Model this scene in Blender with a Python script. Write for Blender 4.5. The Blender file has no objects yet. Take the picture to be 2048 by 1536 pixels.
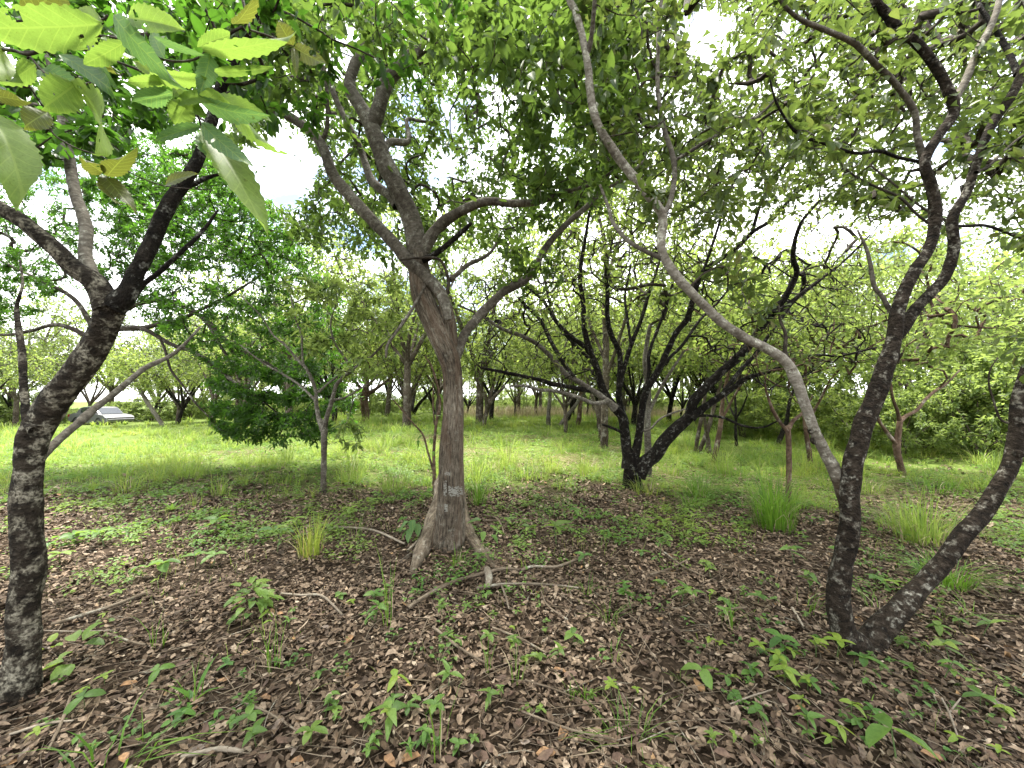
import bpy, bmesh, math, random
import numpy as np
from mathutils import Vector, Matrix, noise
rng = np.random.default_rng(11)
random.seed(11)
SC = bpy.context.scene
COL = SC.collection
R = math.radians

# ------------------------------------------------------------------ camera, sky, sun, exposure
F = 770.0                       # focal length in photograph pixels (2048 wide)
CAMZ = 1.5
PITCH = math.atan(32.0 / F)
cam_d = bpy.data.cameras.new('camera')
cam_d.sensor_width = 36.0
cam_d.lens = 36.0 * F / 2048.0
cam_d.clip_start = 0.05
cam_d.clip_end = 2000.0
cam = bpy.data.objects.new('camera', cam_d)
cam.location = (0, 0, CAMZ)
cam.rotation_euler = (math.pi / 2 + PITCH, 0, 0)
COL.objects.link(cam)
SC.camera = cam

SUN_EL, SUN_AZ = R(70), R(-35)      # azimuth from +Y (ahead), negative = towards -X
world = bpy.data.worlds.new('World')
SC.world = world
world.use_nodes = True
wn, wl = world.node_tree.nodes, world.node_tree.links
wn.clear()
w_out = wn.new('ShaderNodeOutputWorld')
w_bg = wn.new('ShaderNodeBackground')
w_bg.inputs['Strength'].default_value = 0.10
w_sky = wn.new('ShaderNodeTexSky')
w_sky.sky_type = 'NISHITA'
w_sky.sun_disc = False
w_sky.sun_elevation = SUN_EL
w_sky.sun_rotation = SUN_AZ
w_co = wn.new('ShaderNodeTexCoord')
w_map = wn.new('ShaderNodeMapping')
w_map.inputs['Scale'].default_value = (1.0, 1.0, 2.2)
w_map.inputs['Location'].default_value = (0.3, 0.1, 0.55)
w_no = wn.new('ShaderNodeTexNoise')
w_no.inputs['Scale'].default_value = 2.6
w_no.inputs['Detail'].default_value = 7
w_no.inputs['Roughness'].default_value = 0.55
w_rmp = wn.new('ShaderNodeValToRGB')
w_rmp.color_ramp.elements[0].position = 0.34
w_rmp.color_ramp.elements[1].position = 0.47
w_mix = wn.new('ShaderNodeMix')
w_mix.data_type = 'RGBA'
w_mix.inputs['B'].default_value = (12.5, 12.7, 13.0, 1)      # sunlit cloud
wl.new(w_co.outputs['Generated'], w_map.inputs['Vector'])
wl.new(w_map.outputs['Vector'], w_no.inputs['Vector'])
wl.new(w_no.outputs['Fac'], w_rmp.inputs['Fac'])
wl.new(w_rmp.outputs['Color'], w_mix.inputs['Factor'])
wl.new(w_sky.outputs['Color'], w_mix.inputs['A'])
wl.new(w_mix.outputs['Result'], w_bg.inputs['Color'])
wl.new(w_bg.outputs['Background'], w_out.inputs['Surface'])

sun_d = bpy.data.lights.new('sun', 'SUN')
sun_d.energy = 5.0
sun_d.angle = R(9)
sun_d.color = (1.0, 0.95, 0.86)
sun = bpy.data.objects.new('sun', sun_d)
sdir = Vector((math.sin(SUN_AZ) * math.cos(SUN_EL), math.cos(SUN_AZ) * math.cos(SUN_EL), math.sin(SUN_EL)))
sun.rotation_euler = sdir.to_track_quat('Z', 'Y').to_euler()
sun.location = (0, 0, 30)
COL.objects.link(sun)

SC.view_settings.view_transform = 'Standard'
SC.view_settings.look = 'None'
SC.view_settings.exposure = 1.85
SC.view_settings.gamma = 1.0
SC.view_settings.use_curve_mapping = False
SC.render.engine = 'CYCLES'
SC.cycles.max_bounces = 6
SC.cycles.diffuse_bounces = 4
SC.cycles.glossy_bounces = 2
SC.cycles.transmission_bounces = 4
SC.cycles.transparent_max_bounces = 6
SC.cycles.use_denoising = True
SC.cycles.sample_clamp_indirect = 6.0

# ------------------------------------------------------------------ geometry helpers
def at(px, py, d):
    """point seen at photograph pixel (px, py), d metres ahead of the lens"""
    x = (px - 1024.0) / F * d
    u = (768.0 - py) / F * d
    c, s = math.cos(PITCH), math.sin(PITCH)
    return np.array((x, d * c - u * s, CAMZ + d * s + u * c))

def at_many(px, py, d):
    x = (px - 1024.0) / F * d
    u = (768.0 - py) / F * d
    c, s = math.cos(PITCH), math.sin(PITCH)
    return np.stack((x, d * c - u * s, CAMZ + d * s + u * c), -1)

def project(P):
    P = np.asarray(P, float)
    c, s = math.cos(PITCH), math.sin(PITCH)
    y, z = P[..., 1], P[..., 2] - CAMZ
    d = y * c + z * s
    u = -y * s + z * c
    d_ = np.where(np.abs(d) < 1e-4, 1e-4, d)
    return 1024 + P[..., 0] / d_ * F, 768 - u / d_ * F, d

def smooth(a, b, x):
    t = np.clip((x - a) / (b - a), 0, 1)
    return t * t * (3 - 2 * t)

def gz(x, y):
    """height of the ground"""
    x = np.asarray(x, float); y = np.asarray(y, float)
    h = 0.020 * np.sin(1.3 * x + 0.7 * y) + 0.014 * np.sin(2.9 * x - 1.7 * y + 1) + 0.045 * np.sin(.42 * x + .25 * y + .6)
    h = h + 0.008 * np.sin(6.1 * x + 2.0 * y) * np.sin(5.3 * y - 1.1 * x)
    rise = smooth(8, 22, y)
    lft = smooth(0.45, 0.95, -x / np.maximum(y, 1.0))
    h = h + 0.38 * rise * (1 - 2.0 * lft)
    return h - 0.02

def ground(px, py):
    a = at(px, py, 1.0) - np.array((0, 0, CAMZ))
    z = 0.0
    for _ in range(12):
        t = (z - CAMZ) / a[2]
        z = float(gz(a[0] * t, a[1] * t))
    return np.array((a[0] * t, a[1] * t, z))

def depth_of(p):
    return float(project(np.asarray(p))[2])

def unit(v):
    return v / np.maximum(np.linalg.norm(v, axis=-1, keepdims=True), 1e-9)

def new_mesh(name, V, quads=None, tris=None, mat=None, smooth_f=True, bark=None, uv=None):
    me = bpy.data.meshes.new(name)
    V = np.asarray(V, np.float32)
    q = np.asarray(quads, np.int32).reshape(-1, 4) if quads is not None and len(quads) else np.zeros((0, 4), np.int32)
    t = np.asarray(tris, np.int32).reshape(-1, 3) if tris is not None and len(tris) else np.zeros((0, 3), np.int32)
    nl = q.size + t.size
    me.vertices.add(len(V)); me.vertices.foreach_set('co', V.ravel())
    me.loops.add(nl); me.loops.foreach_set('vertex_index', np.concatenate((q.ravel(), t.ravel())))
    me.polygons.add(len(q) + len(t))
    starts = np.concatenate((np.arange(len(q)) * 4, q.size + np.arange(len(t)) * 3)).astype(np.int32)
    me.polygons.foreach_set('loop_start', starts)
    if smooth_f:
        me.polygons.foreach_set('use_smooth', np.ones(len(q) + len(t), bool))
    me.update(calc_edges=True)
    if bark is not None:
        at_ = me.attributes.new('bark', 'FLOAT_VECTOR', 'POINT')
        at_.data.foreach_set('vector', np.asarray(bark, np.float32).ravel())
    if mat is not None:
        me.materials.append(mat)
    return me

def link(name, me, parent=None, loc=None):
    o = bpy.data.objects.new(name, me)
    COL.objects.link(o)
    if parent is not None:
        o.parent = parent
    if loc is not None:
        o.location = loc
    return o

def tag(o, label=None, cat=None, group=None, kind=None):
    if label: o['label'] = label
    if cat: o['category'] = cat
    if group: o['group'] = group
    if kind: o['kind'] = kind
    return o

def empty(name, loc, label=None, cat=None, group=None):
    o = bpy.data.objects.new(name, None)
    o.empty_display_size = 0.2
    o.location = tuple(float(v) for v in loc)
    COL.objects.link(o)
    return tag(o, label, cat, group)

class Acc:
    """collects geometry for one mesh"""
    def __init__(s): s.V, s.Q, s.T, s.B, s.n = [], [], [], [], 0
    def add(s, V, Q=None, T=None, B=None):
        if Q is not None and len(Q): s.Q.append(np.asarray(Q).reshape(-1, 4) + s.n)
        if T is not None and len(T): s.T.append(np.asarray(T).reshape(-1, 3) + s.n)
        s.V.append(np.asarray(V)); s.n += len(V)
        s.B.append(B if B is not None else np.zeros((len(V), 3)))
    def mesh(s, name, mat, off=None, smooth_f=True):
        V = np.concatenate(s.V) if s.V else np.zeros((0, 3))
        if off is not None: V = V - np.asarray(off)
        Q = np.concatenate(s.Q) if s.Q else None
        T = np.concatenate(s.T) if s.T else None
        return new_mesh(name, V, Q, T, mat, smooth_f, np.concatenate(s.B))
    def obj(s, name, mat, parent=None, smooth_f=True):
        off = np.array(parent.location) if parent is not None else None
        return link(name, s.mesh(name, mat, off, smooth_f), parent)

def catmull(P, n):
    """resample an (m,k) polyline to n points on a Catmull-Rom curve, spaced by length of the first three columns"""
    P = np.asarray(P, float)
    if len(P) == 2:
        t = np.linspace(0, 1, n)[:, None]
        return P[0] * (1 - t) + P[1] * t
    E = np.vstack((2 * P[0] - P[1], P, 2 * P[-1] - P[-2]))
    out = []
    for i in range(len(P) - 1):
        p0, p1, p2, p3 = E[i], E[i + 1], E[i + 2], E[i + 3]
        t = np.linspace(0, 1, 12, endpoint=False)[:, None]
        out.append(0.5 * (2 * p1 + (p2 - p0) * t + (2 * p0 - 5 * p1 + 4 * p2 - p3) * t ** 2 + (3 * p1 - p0 - 3 * p2 + p3) * t ** 3))
    out.append(P[-1:])
    D = np.vstack(out)
    s = np.concatenate(([0], np.cumsum(np.linalg.norm(np.diff(D[:, :3], axis=0), axis=1))))
    q = np.linspace(0, s[-1], n)
    return np.stack([np.interp(q, s, D[:, k]) for k in range(D.shape[1])], -1)

def tube(acc, P, r, sides=8, rough=0.0, ridge=0.0, cap=True, seed=0, nridge=11, plates=0.0, pst=(1, 1, 1)):
    """a tapering round limb along P with radius r"""
    P = np.asarray(P, float); r = np.asarray(r, float)
    n = len(P)
    T = unit(np.gradient(P, axis=0))
    ref = np.array((0, 1.0, 0)) if abs(T[0][1]) < 0.9 else np.array((1.0, 0, 0))
    N = np.zeros_like(P)
    v = unit(ref - T[0] * np.dot(ref, T[0]))
    for i in range(n):
        v = v - T[i] * np.dot(v, T[i]); v = v / max(np.linalg.norm(v), 1e-9); N[i] = v
    Bn = np.cross(T, N)
    th = np.arange(sides) / sides * 2 * math.pi
    s = np.concatenate(([0], np.cumsum(np.linalg.norm(np.diff(P, axis=0), axis=1))))
    RR = np.repeat(r[:, None], sides, 1)
    if rough > 0 or ridge > 0:
        g = np.random.default_rng(seed + 5)
        k = np.zeros_like(RR)
        rm = max(r.mean(), 1e-3)
        for _ in range(12):
            a = g.integers(0, 5); f = g.uniform(0.15, 1.6) / rm; ph = g.uniform(0, 6.28)
            k += np.sin(a * th[None, :] + f * s[:, None] + ph) / 12 * g.uniform(.5, 1.6)
        RR = RR * (1 + rough * k * 1.9)
        if ridge > 0:
            kk = np.zeros_like(RR)
            for _ in range(5):
                a = g.integers(nridge - 4, nridge + 9); ph = g.uniform(0, 6.28); wv = g.uniform(.2, .7); fw = g.uniform(1.5, 5)
                kk += np.abs(np.sin(.5 * a * 2 // 2 * th[None, :] + ph + wv * np.sin(fw * s[:, None] + ph * 3)))
            kk = kk / 5 - 0.63
            RR = RR * (1 + ridge * kk)
            RR = RR + ridge * 0.18 * r[:, None] * g.normal(0, .35, RR.shape)
    if plates > 0:
        for i in range(n):
            for j in range(sides):
                q = Vector((r[i] * math.cos(th[j]) * pst[0] + seed, r[i] * math.sin(th[j]) * pst[1], s[i] * pst[2]))
                v = noise.fractal(q * 9, .9, 2.1, 4, noise_basis='PERLIN_ORIGINAL'); k_ = noise.noise(q * 21)
                RR[i, j] *= 1 + plates * (v * .9 - 1.3 * max(0, .12 - abs(k_)) * 2.5)
    V = P[:, None, :] + RR[..., None] * (np.cos(th)[None, :, None] * N[:, None, :] + np.sin(th)[None, :, None] * Bn[:, None, :])
    Bk = np.stack((r[:, None] * np.cos(th)[None, :], r[:, None] * np.sin(th)[None, :], np.repeat(s[:, None], sides, 1)), -1) + seed * 1.37 * np.array((1, 1, 0))
    i = np.arange(n - 1)[:, None] * sides; j = np.arange(sides)[None, :]; j2 = (j + 1) % sides
    Q = np.stack((i + j, i + j2, i + sides + j2, i + sides + j), -1).reshape(-1, 4)
    V = V.reshape(-1, 3); Bk = Bk.reshape(-1, 3)
    Tt = None
    if cap:
        V = np.vstack((V, P[-1] + T[-1] * r[-1] * .5)); Bk = np.vstack((Bk, Bk[-1]))
        b = (n - 1) * sides; jj = np.arange(sides)
        Tt = np.stack((b + jj, b + (jj + 1) % sides, np.full(sides, n * sides)), -1)
    acc.add(V, Q, Tt, Bk)

# ------------------------------------------------------------------ leaves
LEAF = {   # (along, across, up) outline: base, right side, tip, left side; two quads folded on the midrib
    'ovate':   [(0, 0, 0), (.26, .50, 0), (.66, .40, 0), (1, 0, 0), (.66, -.40, 0), (.26, -.50, 0)],
    'obovate': [(0, 0, 0), (.42, .36, 0), (.78, .50, 0), (1, 0, 0), (.78, -.50, 0), (.42, -.36, 0)],
    'ellipse': [(0, 0, 0), (.30, .47, 0), (.70, .47, 0), (1, 0, 0), (.70, -.47, 0), (.30, -.47, 0)],
    'lance':   [(0, 0, 0), (.32, .50, 0), (.62, .36, 0), (1, 0, 0), (.62, -.36, 0), (.32, -.50, 0)],
}
def frames(D, N):
    D = unit(D); S = unit(np.cross(N, D)); return D, S, np.cross(D, S)

def leaves(P, D, N, L, W, kind='ovate', fold=0.25, droop=0.18):
    t = np.array(LEAF[kind], float)
    D, S, N = frames(D, N)
    n = len(P)
    L = np.broadcast_to(L, n)[:, None]; W = np.broadcast_to(W, n)[:, None]
    fo = np.broadcast_to(fold, n)[:, None]; dr = np.broadcast_to(droop, n)[:, None]
    V = np.zeros((n, 6, 3))
    for k in range(6):
        a, b, _ = t[k]
        V[:, k] = P + D * L * a + S * W * b + N * (fo * W * abs(b) * 2 - dr * L * a * a)
    Q = (np.arange(n)[:, None, None] * 6 + np.array([[0, 1, 2, 3], [0, 3, 4, 5]])[None]).reshape(-1, 4)
    return V.reshape(-1, 3), Q

def curled(P, D, N, L, W, curl, roll):
    """dry leaves: 8 points, curled along the midrib and rolled across it"""
    tmpl = np.array([(0, 0), (.33, .5), (.33, 0), (.33, -.5), (.70, .42), (.70, 0), (.70, -.42), (1, 0)])
    D, S, N = frames(D, N); n = len(P)
    L = L[:, None]; W = W[:, None]; c = curl[:, None]; ro = roll[:, None]
    V = np.zeros((n, 8, 3))
    for k, (a, b) in enumerate(tmpl):
        V[:, k] = P + D * L * (a - .5) + S * W * b * (1 - .35 * np.abs(ro)) + N * (ro * W * abs(b) * 1.1 + c * L * (a - .5) ** 2 * 1.6)
    o = np.arange(n)[:, None, None] * 8
    Q = (o + np.array([[1, 4, 5, 2], [2, 5, 6, 3]])[None]).reshape(-1, 4)
    T = (o + np.array([[0, 1, 2], [0, 2, 3], [4, 7, 5], [5, 7, 6]])[None]).reshape(-1, 3)
    return V.reshape(-1, 3), Q, T

def blades(P, az, h, bend, w):
    """grass blades"""
    n = len(P)
    d = np.stack((np.cos(az), np.sin(az), np.zeros(n)), -1); s = np.stack((-np.sin(az), np.cos(az), np.zeros(n)), -1)
    up = np.array((0, 0, 1.0))
    V = np.zeros((n, 7, 3))
    for k, (t, wf) in enumerate(((0, 1), (.4, .95), (.75, .62))):
        c = P + d * (h * bend * t ** 2)[:, None] + up * (h * (t - .45 * bend * t ** 2.5))[:, None]
        V[:, 2 * k] = c + s * (w * wf * .5)[:, None]; V[:, 2 * k + 1] = c - s * (w * wf * .5)[:, None]
    V[:, 6] = P + d * (h * bend)[:, None] + up * (h * (1 - .45 * bend))[:, None]
    o = np.arange(n)[:, None, None] * 7
    Q = (o + np.array([[0, 1, 3, 2], [2, 3, 5, 4]])[None]).reshape(-1, 4)
    T = (o + np.array([[4, 5, 6]])[None]).reshape(-1, 3)
    return V.reshape(-1, 3), Q, T

# ------------------------------------------------------------------ materials
def mat_new(name):
    m = bpy.data.materials.new(name); m.use_nodes = True
    nt = m.node_tree; nt.nodes.clear()
    out = nt.nodes.new('ShaderNodeOutputMaterial')
    return m, nt.nodes, nt.links, out

def ramp(nd, stops):
    r = nd.new('ShaderNodeValToRGB'); cr = r.color_ramp
    while len(cr.elements) < len(stops): cr.elements.new(0.5)
    for e, (p, c) in zip(cr.elements, stops):
        e.position = p; e.color = (*c, 1)
    return r

def math_node(nd, lk, op, a, b=None):
    m = nd.new('ShaderNodeMath'); m.operation = op
    for i, v in enumerate((a, b)):
        if v is None: continue
        if isinstance(v, (int, float)): m.inputs[i].default_value = v
        else: lk.new(v, m.inputs[i])
    return m.outputs[0]

def leaf_material(name, cols, trans=(0.16, 0.26, 0.02), tf=0.42, rough=0.5, spec=0.35, veins=False, patchy=False):
    m, nd, lk, out = mat_new(name)
    g = nd.new('ShaderNodeNewGeometry'); oi = nd.new('ShaderNodeObjectInfo')
    rnd = math_node(nd, lk, 'FRACT', math_node(nd, lk, 'ADD', g.outputs['Random Per Island'], oi.outputs['Random']))
    rp = ramp(nd, cols); lk.new(rnd, rp.inputs['Fac'])
    col = rp.outputs['Color']
    no = nd.new('ShaderNodeTexNoise'); no.inputs['Scale'].default_value = 40 if veins else 9; no.inputs['Detail'].default_value = 3
    mx = nd.new('ShaderNodeMix'); mx.data_type = 'RGBA'; mx.blend_type = 'MULTIPLY'; mx.inputs['Factor'].default_value = 1.0
    nr = ramp(nd, [(0.3, (.72, .72, .72)), (0.7, (1.18, 1.14, 1.1))]); lk.new(no.outputs['Fac'], nr.inputs['Fac'])
    lk.new(col, mx.inputs['A']); lk.new(nr.outputs['Color'], mx.inputs['B']); col = mx.outputs['Result']
    if patchy:
        n7 = nd.new('ShaderNodeTexNoise'); n7.inputs['Scale'].default_value = .7; n7.inputs['Detail'].default_value = 4; lk.new(g.outputs['Position'], n7.inputs['Vector'])
        r7 = ramp(nd, [(.34, (.62, .85, .70)), (.5, (1, 1, 1)), (.66, (1.5, 1.18, .95))]); lk.new(n7.outputs['Fac'], r7.inputs['Fac'])
        m7 = nd.new('ShaderNodeMix'); m7.data_type = 'RGBA'; m7.blend_type = 'MULTIPLY'; m7.inputs['Factor'].default_value = 1
        lk.new(col, m7.inputs['A']); lk.new(r7.outputs['Color'], m7.inputs['B']); col = m7.outputs['Result']
    if veins:
        n8 = nd.new('ShaderNodeTexNoise'); n8.inputs['Scale'].default_value = 26; n8.inputs['Detail'].default_value = 5; n8.inputs['Roughness'].default_value = .7
        r8 = ramp(nd, [(.60, (1, 1, 1)), (.66, (.55, .42, .25)), (.72, (.30, .2, .12))]); lk.new(n8.outputs['Fac'], r8.inputs['Fac'])
        m8 = nd.new('ShaderNodeMix'); m8.data_type = 'RGBA'; m8.blend_type = 'MULTIPLY'; m8.inputs['Factor'].default_value = 1
        lk.new(col, m8.inputs['A']); lk.new(r8.outputs['Color'], m8.inputs['B']); col = m8.outputs['Result']
    p = nd.new('ShaderNodeBsdfPrincipled'); p.inputs['Roughness'].default_value = rough; p.inputs['Specular IOR Level'].default_value = spec
    tr = nd.new('ShaderNodeBsdfTranslucent')
    tc = nd.new('ShaderNodeMix'); tc.data_type = 'RGBA'; tc.inputs['Factor'].default_value = 0.5
    lk.new(col, tc.inputs['A']); tc.inputs['B'].default_value = (*trans, 1)
    if veins:
        av = nd.new('ShaderNodeAttribute'); av.attribute_name = 'bark'
        sp = nd.new('ShaderNodeSeparateXYZ'); lk.new(av.outputs['Vector'], sp.inputs[0])
        ax = math_node(nd, lk, 'ABSOLUTE', sp.outputs['Y'])
        # side veins run forward from the midrib
        v1 = math_node(nd, lk, 'FRACT', math_node(nd, lk, 'MULTIPLY', math_node(nd, lk, 'SUBTRACT', sp.outputs['X'], math_node(nd, lk, 'MULTIPLY', ax, .45)), 8.0))
        v1 = math_node(nd, lk, 'LESS_THAN', v1, .10)
        v2 = math_node(nd, lk, 'LESS_THAN', ax, .022)
        vv = math_node(nd, lk, 'MAXIMUM', v1, v2)
        vm = nd.new('ShaderNodeMix'); vm.data_type = 'RGBA'
        lk.new(math_node(nd, lk, 'MULTIPLY', vv, .55), vm.inputs['Factor']); lk.new(col, vm.inputs['A']); vm.inputs['B'].default_value = (.22, .30, .06, 1)
        col = vm.outputs['Result']
        bp = nd.new('ShaderNodeBump'); bp.inputs['Strength'].default_value = .5; bp.inputs['Distance'].default_value = .002
        lk.new(vv, bp.inputs['Height']); lk.new(bp.outputs['Normal'], p.inputs['Normal'])
    lk.new(col, p.inputs['Base Color'])
    lk.new(col, tc.inputs['A']); lk.new(tc.outputs['Result'], tr.inputs['Color'])
    ms = nd.new('ShaderNodeMixShader'); ms.inputs['Fac'].default_value = tf
    lk.new(p.outputs[0], ms.inputs[1]); lk.new(tr.outputs[0], ms.inputs[2]); lk.new(ms.outputs[0], out.inputs['Surface'])
    return m

def bark_material(name, dark, mid, pale, lichen=(.42, .42, .36), lich=0.35, stretch=(18, 18, 3.5), bump=0.6, patch=6.0, red=None, foot=None):
    """bark in coordinates that run along each limb: fissured ground tone, blotches, crusts of lichen"""
    m, nd, lk, out = mat_new(name)
    a = nd.new('ShaderNodeAttribute'); a.attribute_name = 'bark'
    mp = nd.new('ShaderNodeMapping'); mp.inputs['Scale'].default_value = stretch; lk.new(a.outputs['Vector'], mp.inputs['Vector'])
    n1 = nd.new('ShaderNodeTexNoise'); n1.inputs['Scale'].default_value = 1.6; n1.inputs['Detail'].default_value = 6; n1.inputs['Roughness'].default_value = .65
    lk.new(mp.outputs['Vector'], n1.inputs['Vector'])
    r1 = ramp(nd, [(0.32, dark), (0.52, mid), (0.74, pale)]); lk.new(n1.outputs['Fac'], r1.inputs['Fac'])
    n2 = nd.new('ShaderNodeTexNoise'); n2.inputs['Scale'].default_value = patch; n2.inputs['Detail'].default_value = 5; n2.inputs['Roughness'].default_value = .6
    lk.new(a.outputs['Vector'], n2.inputs['Vector'])
    lo = 0.48 + (0.5 - lich) * 0.30
    r2 = ramp(nd, [(lo, (0, 0, 0)), (lo + .13, (1, 1, 1))]); lk.new(n2.outputs['Fac'], r2.inputs['Fac'])
    n3 = nd.new('ShaderNodeTexNoise'); n3.inputs['Scale'].default_value = 70; n3.inputs['Detail'].default_value = 3
    lk.new(a.outputs['Vector'], n3.inputs['Vector'])
    r3 = ramp(nd, [(.38, (.08, .08, .08)), (.60, (.95, .95, .95))]); lk.new(n3.outputs['Fac'], r3.inputs['Fac'])
    mm = nd.new('ShaderNodeMix'); mm.data_type = 'RGBA'; mm.blend_type = 'MULTIPLY'; mm.inputs['Factor'].default_value = 1
    lk.new(r2.outputs['Color'], mm.inputs['A']); lk.new(r3.outputs['Color'], mm.inputs['B'])
    lm = nd.new('ShaderNodeMix'); lm.data_type = 'RGBA'
    lk.new(mm.outputs['Result'], lm.inputs['Factor']); lk.new(r1.outputs['Color'], lm.inputs['A']); lm.inputs['B'].default_value = (*lichen, 1)
    col = lm.outputs['Result']
    n4 = nd.new('ShaderNodeTexNoise'); n4.inputs['Scale'].default_value = 2.3; n4.inputs['Detail'].default_value = 4
    lk.new(a.outputs['Vector'], n4.inputs['Vector'])
    r4 = ramp(nd, [(.35, (.55, .52, .48)), (.68, (1.25, 1.25, 1.22))]); lk.new(n4.outputs['Fac'], r4.inputs['Fac'])
    m4 = nd.new('ShaderNodeMix'); m4.data_type = 'RGBA'; m4.blend_type = 'MULTIPLY'; m4.inputs['Factor'].default_value = 1
    lk.new(col, m4.inputs['A']); lk.new(r4.outputs['Color'], m4.inputs['B']); col = m4.outputs['Result']
    if red is not None:
        n5 = nd.new('ShaderNodeTexNoise'); n5.inputs['Scale'].default_value = 3.6; n5.inputs['Detail'].default_value = 4
        mp5 = nd.new('ShaderNodeMapping'); mp5.inputs['Scale'].default_value = (3.0, 3.0, .35); mp5.inputs['Location'].default_value = (3, 7, 1)
        lk.new(a.outputs['Vector'], mp5.inputs['Vector']); lk.new(mp5.outputs['Vector'], n5.inputs['Vector'])
        r5 = ramp(nd, [(.52, (0, 0, 0)), (.60, (1, 1, 1))]); lk.new(n5.outputs['Fac'], r5.inputs['Fac'])
        m5 = nd.new('ShaderNodeMix'); m5.data_type = 'RGBA'
        lk.new(math_node(nd, lk, 'MULTIPLY', r5.outputs['Color'], .45), m5.inputs['Factor']); lk.new(col, m5.inputs['A']); m5.inputs['B'].default_value = (*red, 1)
        col = m5.outputs['Result']
    if foot is not None:      # darker bark over the first stretch of a stem, with a ragged upper edge
        sz = nd.new('ShaderNodeSeparateXYZ'); lk.new(a.outputs['Vector'], sz.inputs[0])
        zz = math_node(nd, lk, 'ADD', sz.outputs['Z'], math_node(nd, lk, 'MULTIPLY', math_node(nd, lk, 'SUBTRACT', n2.outputs['Fac'], .5), .7))
        fr = nd.new('ShaderNodeMapRange'); fr.inputs['From Min'].default_value = foot[1] + .22; fr.inputs['From Max'].default_value = foot[1]; lk.new(zz, fr.inputs['Value'])
        fm = nd.new('ShaderNodeMix'); fm.data_type = 'RGBA'; fm.blend_type = 'MULTIPLY'
        lk.new(fr.outputs[0], fm.inputs['Factor']); lk.new(col, fm.inputs['A']); fm.inputs['B'].default_value = (*foot[0], 1); col = fm.outputs['Result']
    p = nd.new('ShaderNodeBsdfPrincipled'); p.inputs['Roughness'].default_value = .9; p.inputs['Specular IOR Level'].default_value = .15
    lk.new(col, p.inputs['Base Color'])
    hh = math_node(nd, lk, 'ADD', n1.outputs['Fac'], math_node(nd, lk, 'MULTIPLY', n3.outputs['Fac'], .9))
    bp = nd.new('ShaderNodeBump'); bp.inputs['Strength'].default_value = bump; bp.inputs['Distance'].default_value = .02
    lk.new(hh, bp.inputs['Height']); lk.new(bp.outputs['Normal'], p.inputs['Normal'])
    lk.new(p.outputs[0], out.inputs['Surface'])
    return m

def plain_material(name, col, rough=.6, metal=0.0, spec=.5, noise=0.15, scale=8.0):
    m, nd, lk, out = mat_new(name)
    p = nd.new('ShaderNodeBsdfPrincipled'); p.inputs['Roughness'].default_value = rough; p.inputs['Metallic'].default_value = metal
    p.inputs['Specular IOR Level'].default_value = spec
    no = nd.new('ShaderNodeTexNoise'); no.inputs['Scale'].default_value = scale; no.inputs['Detail'].default_value = 4
    a, b = 1 - noise, 1 + noise
    r = ramp(nd, [(.3, tuple(c * a for c in col)), (.7, tuple(min(1, c * b) for c in col))]); lk.new(no.outputs['Fac'], r.inputs['Fac'])
    lk.new(r.outputs['Color'], p.inputs['Base Color']); lk.new(p.outputs[0], out.inputs['Surface'])
    return m

def litter_material(name, cols, rough=.75):
    m, nd, lk, out = mat_new(name)
    g = nd.new('ShaderNodeNewGeometry'); oi = nd.new('ShaderNodeObjectInfo')
    rnd = math_node(nd, lk, 'FRACT', math_node(nd, lk, 'ADD', g.outputs['Random Per Island'], oi.outputs['Random']))
    rp = ramp(nd, cols); lk.new(rnd, rp.inputs['Fac'])
    co = nd.new('ShaderNodeTexCoord')
    no = nd.new('ShaderNodeTexNoise'); no.inputs['Scale'].default_value = 55; no.inputs['Detail'].default_value = 4
    lk.new(g.outputs['Position'], no.inputs['Vector'])
    nr = ramp(nd, [(.3, (.55, .52, .5)), (.7, (1.3, 1.28, 1.25))]); lk.new(no.outputs['Fac'], nr.inputs['Fac'])
    mx = nd.new('ShaderNodeMix'); mx.data_type = 'RGBA'; mx.blend_type = 'MULTIPLY'; mx.inputs['Factor'].default_value = 1
    lk.new(rp.outputs['Color'], mx.inputs['A']); lk.new(nr.outputs['Color'], mx.inputs['B'])
    p = nd.new('ShaderNodeBsdfPrincipled'); p.inputs['Roughness'].default_value = rough; p.inputs['Specular IOR Level'].default_value = .3
    lk.new(mx.outputs['Result'], p.inputs['Base Color']); lk.new(p.outputs[0], out.inputs['Surface'])
    return m

G = {}
G['leaf_mid'] = leaf_material('leaf_mid_green', [(0, (.026, .056, .014)), (.35, (.045, .088, .019)), (.75, (.070, .118, .025)), (1, (.11, .155, .032))], trans=(.24, .39, .055), tf=.43)
G['leaf_dark'] = leaf_material('leaf_dark_green', [(0, (.014, .038, .009)), (.5, (.028, .070, .013)), (1, (.06, .12, .018))], trans=(.17, .42, .03), tf=.44)
G['leaf_olive'] = leaf_material('leaf_olive', [(0, (.032, .056, .017)), (.5, (.056, .090, .024)), (.88, (.088, .12, .03)), (1, (.13, .115, .04))], trans=(.25, .36, .06), tf=.41)
G['leaf_yellow'] = leaf_material('leaf_yellow_green', [(0, (.060, .105, .022)), (.5, (.090, .138, .030)), (.9, (.125, .160, .036)), (1, (.16, .15, .04))], trans=(.46, .60, .12), tf=.53)
G['leaf_fresh'] = leaf_material('leaf_fresh_green', [(0, (.065, .11, .030)), (.5, (.105, .160, .042)), (1, (.155, .20, .05))], trans=(.46, .60, .13), tf=.52)
G['leaf_big'] = leaf_material('leaf_big_lime', [(0, (.085, .165, .03)), (.5, (.115, .20, .04)), (1, (.15, .23, .045))], trans=(.34, .52, .07), tf=.5, veins=True, rough=.58, spec=.2)
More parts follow.
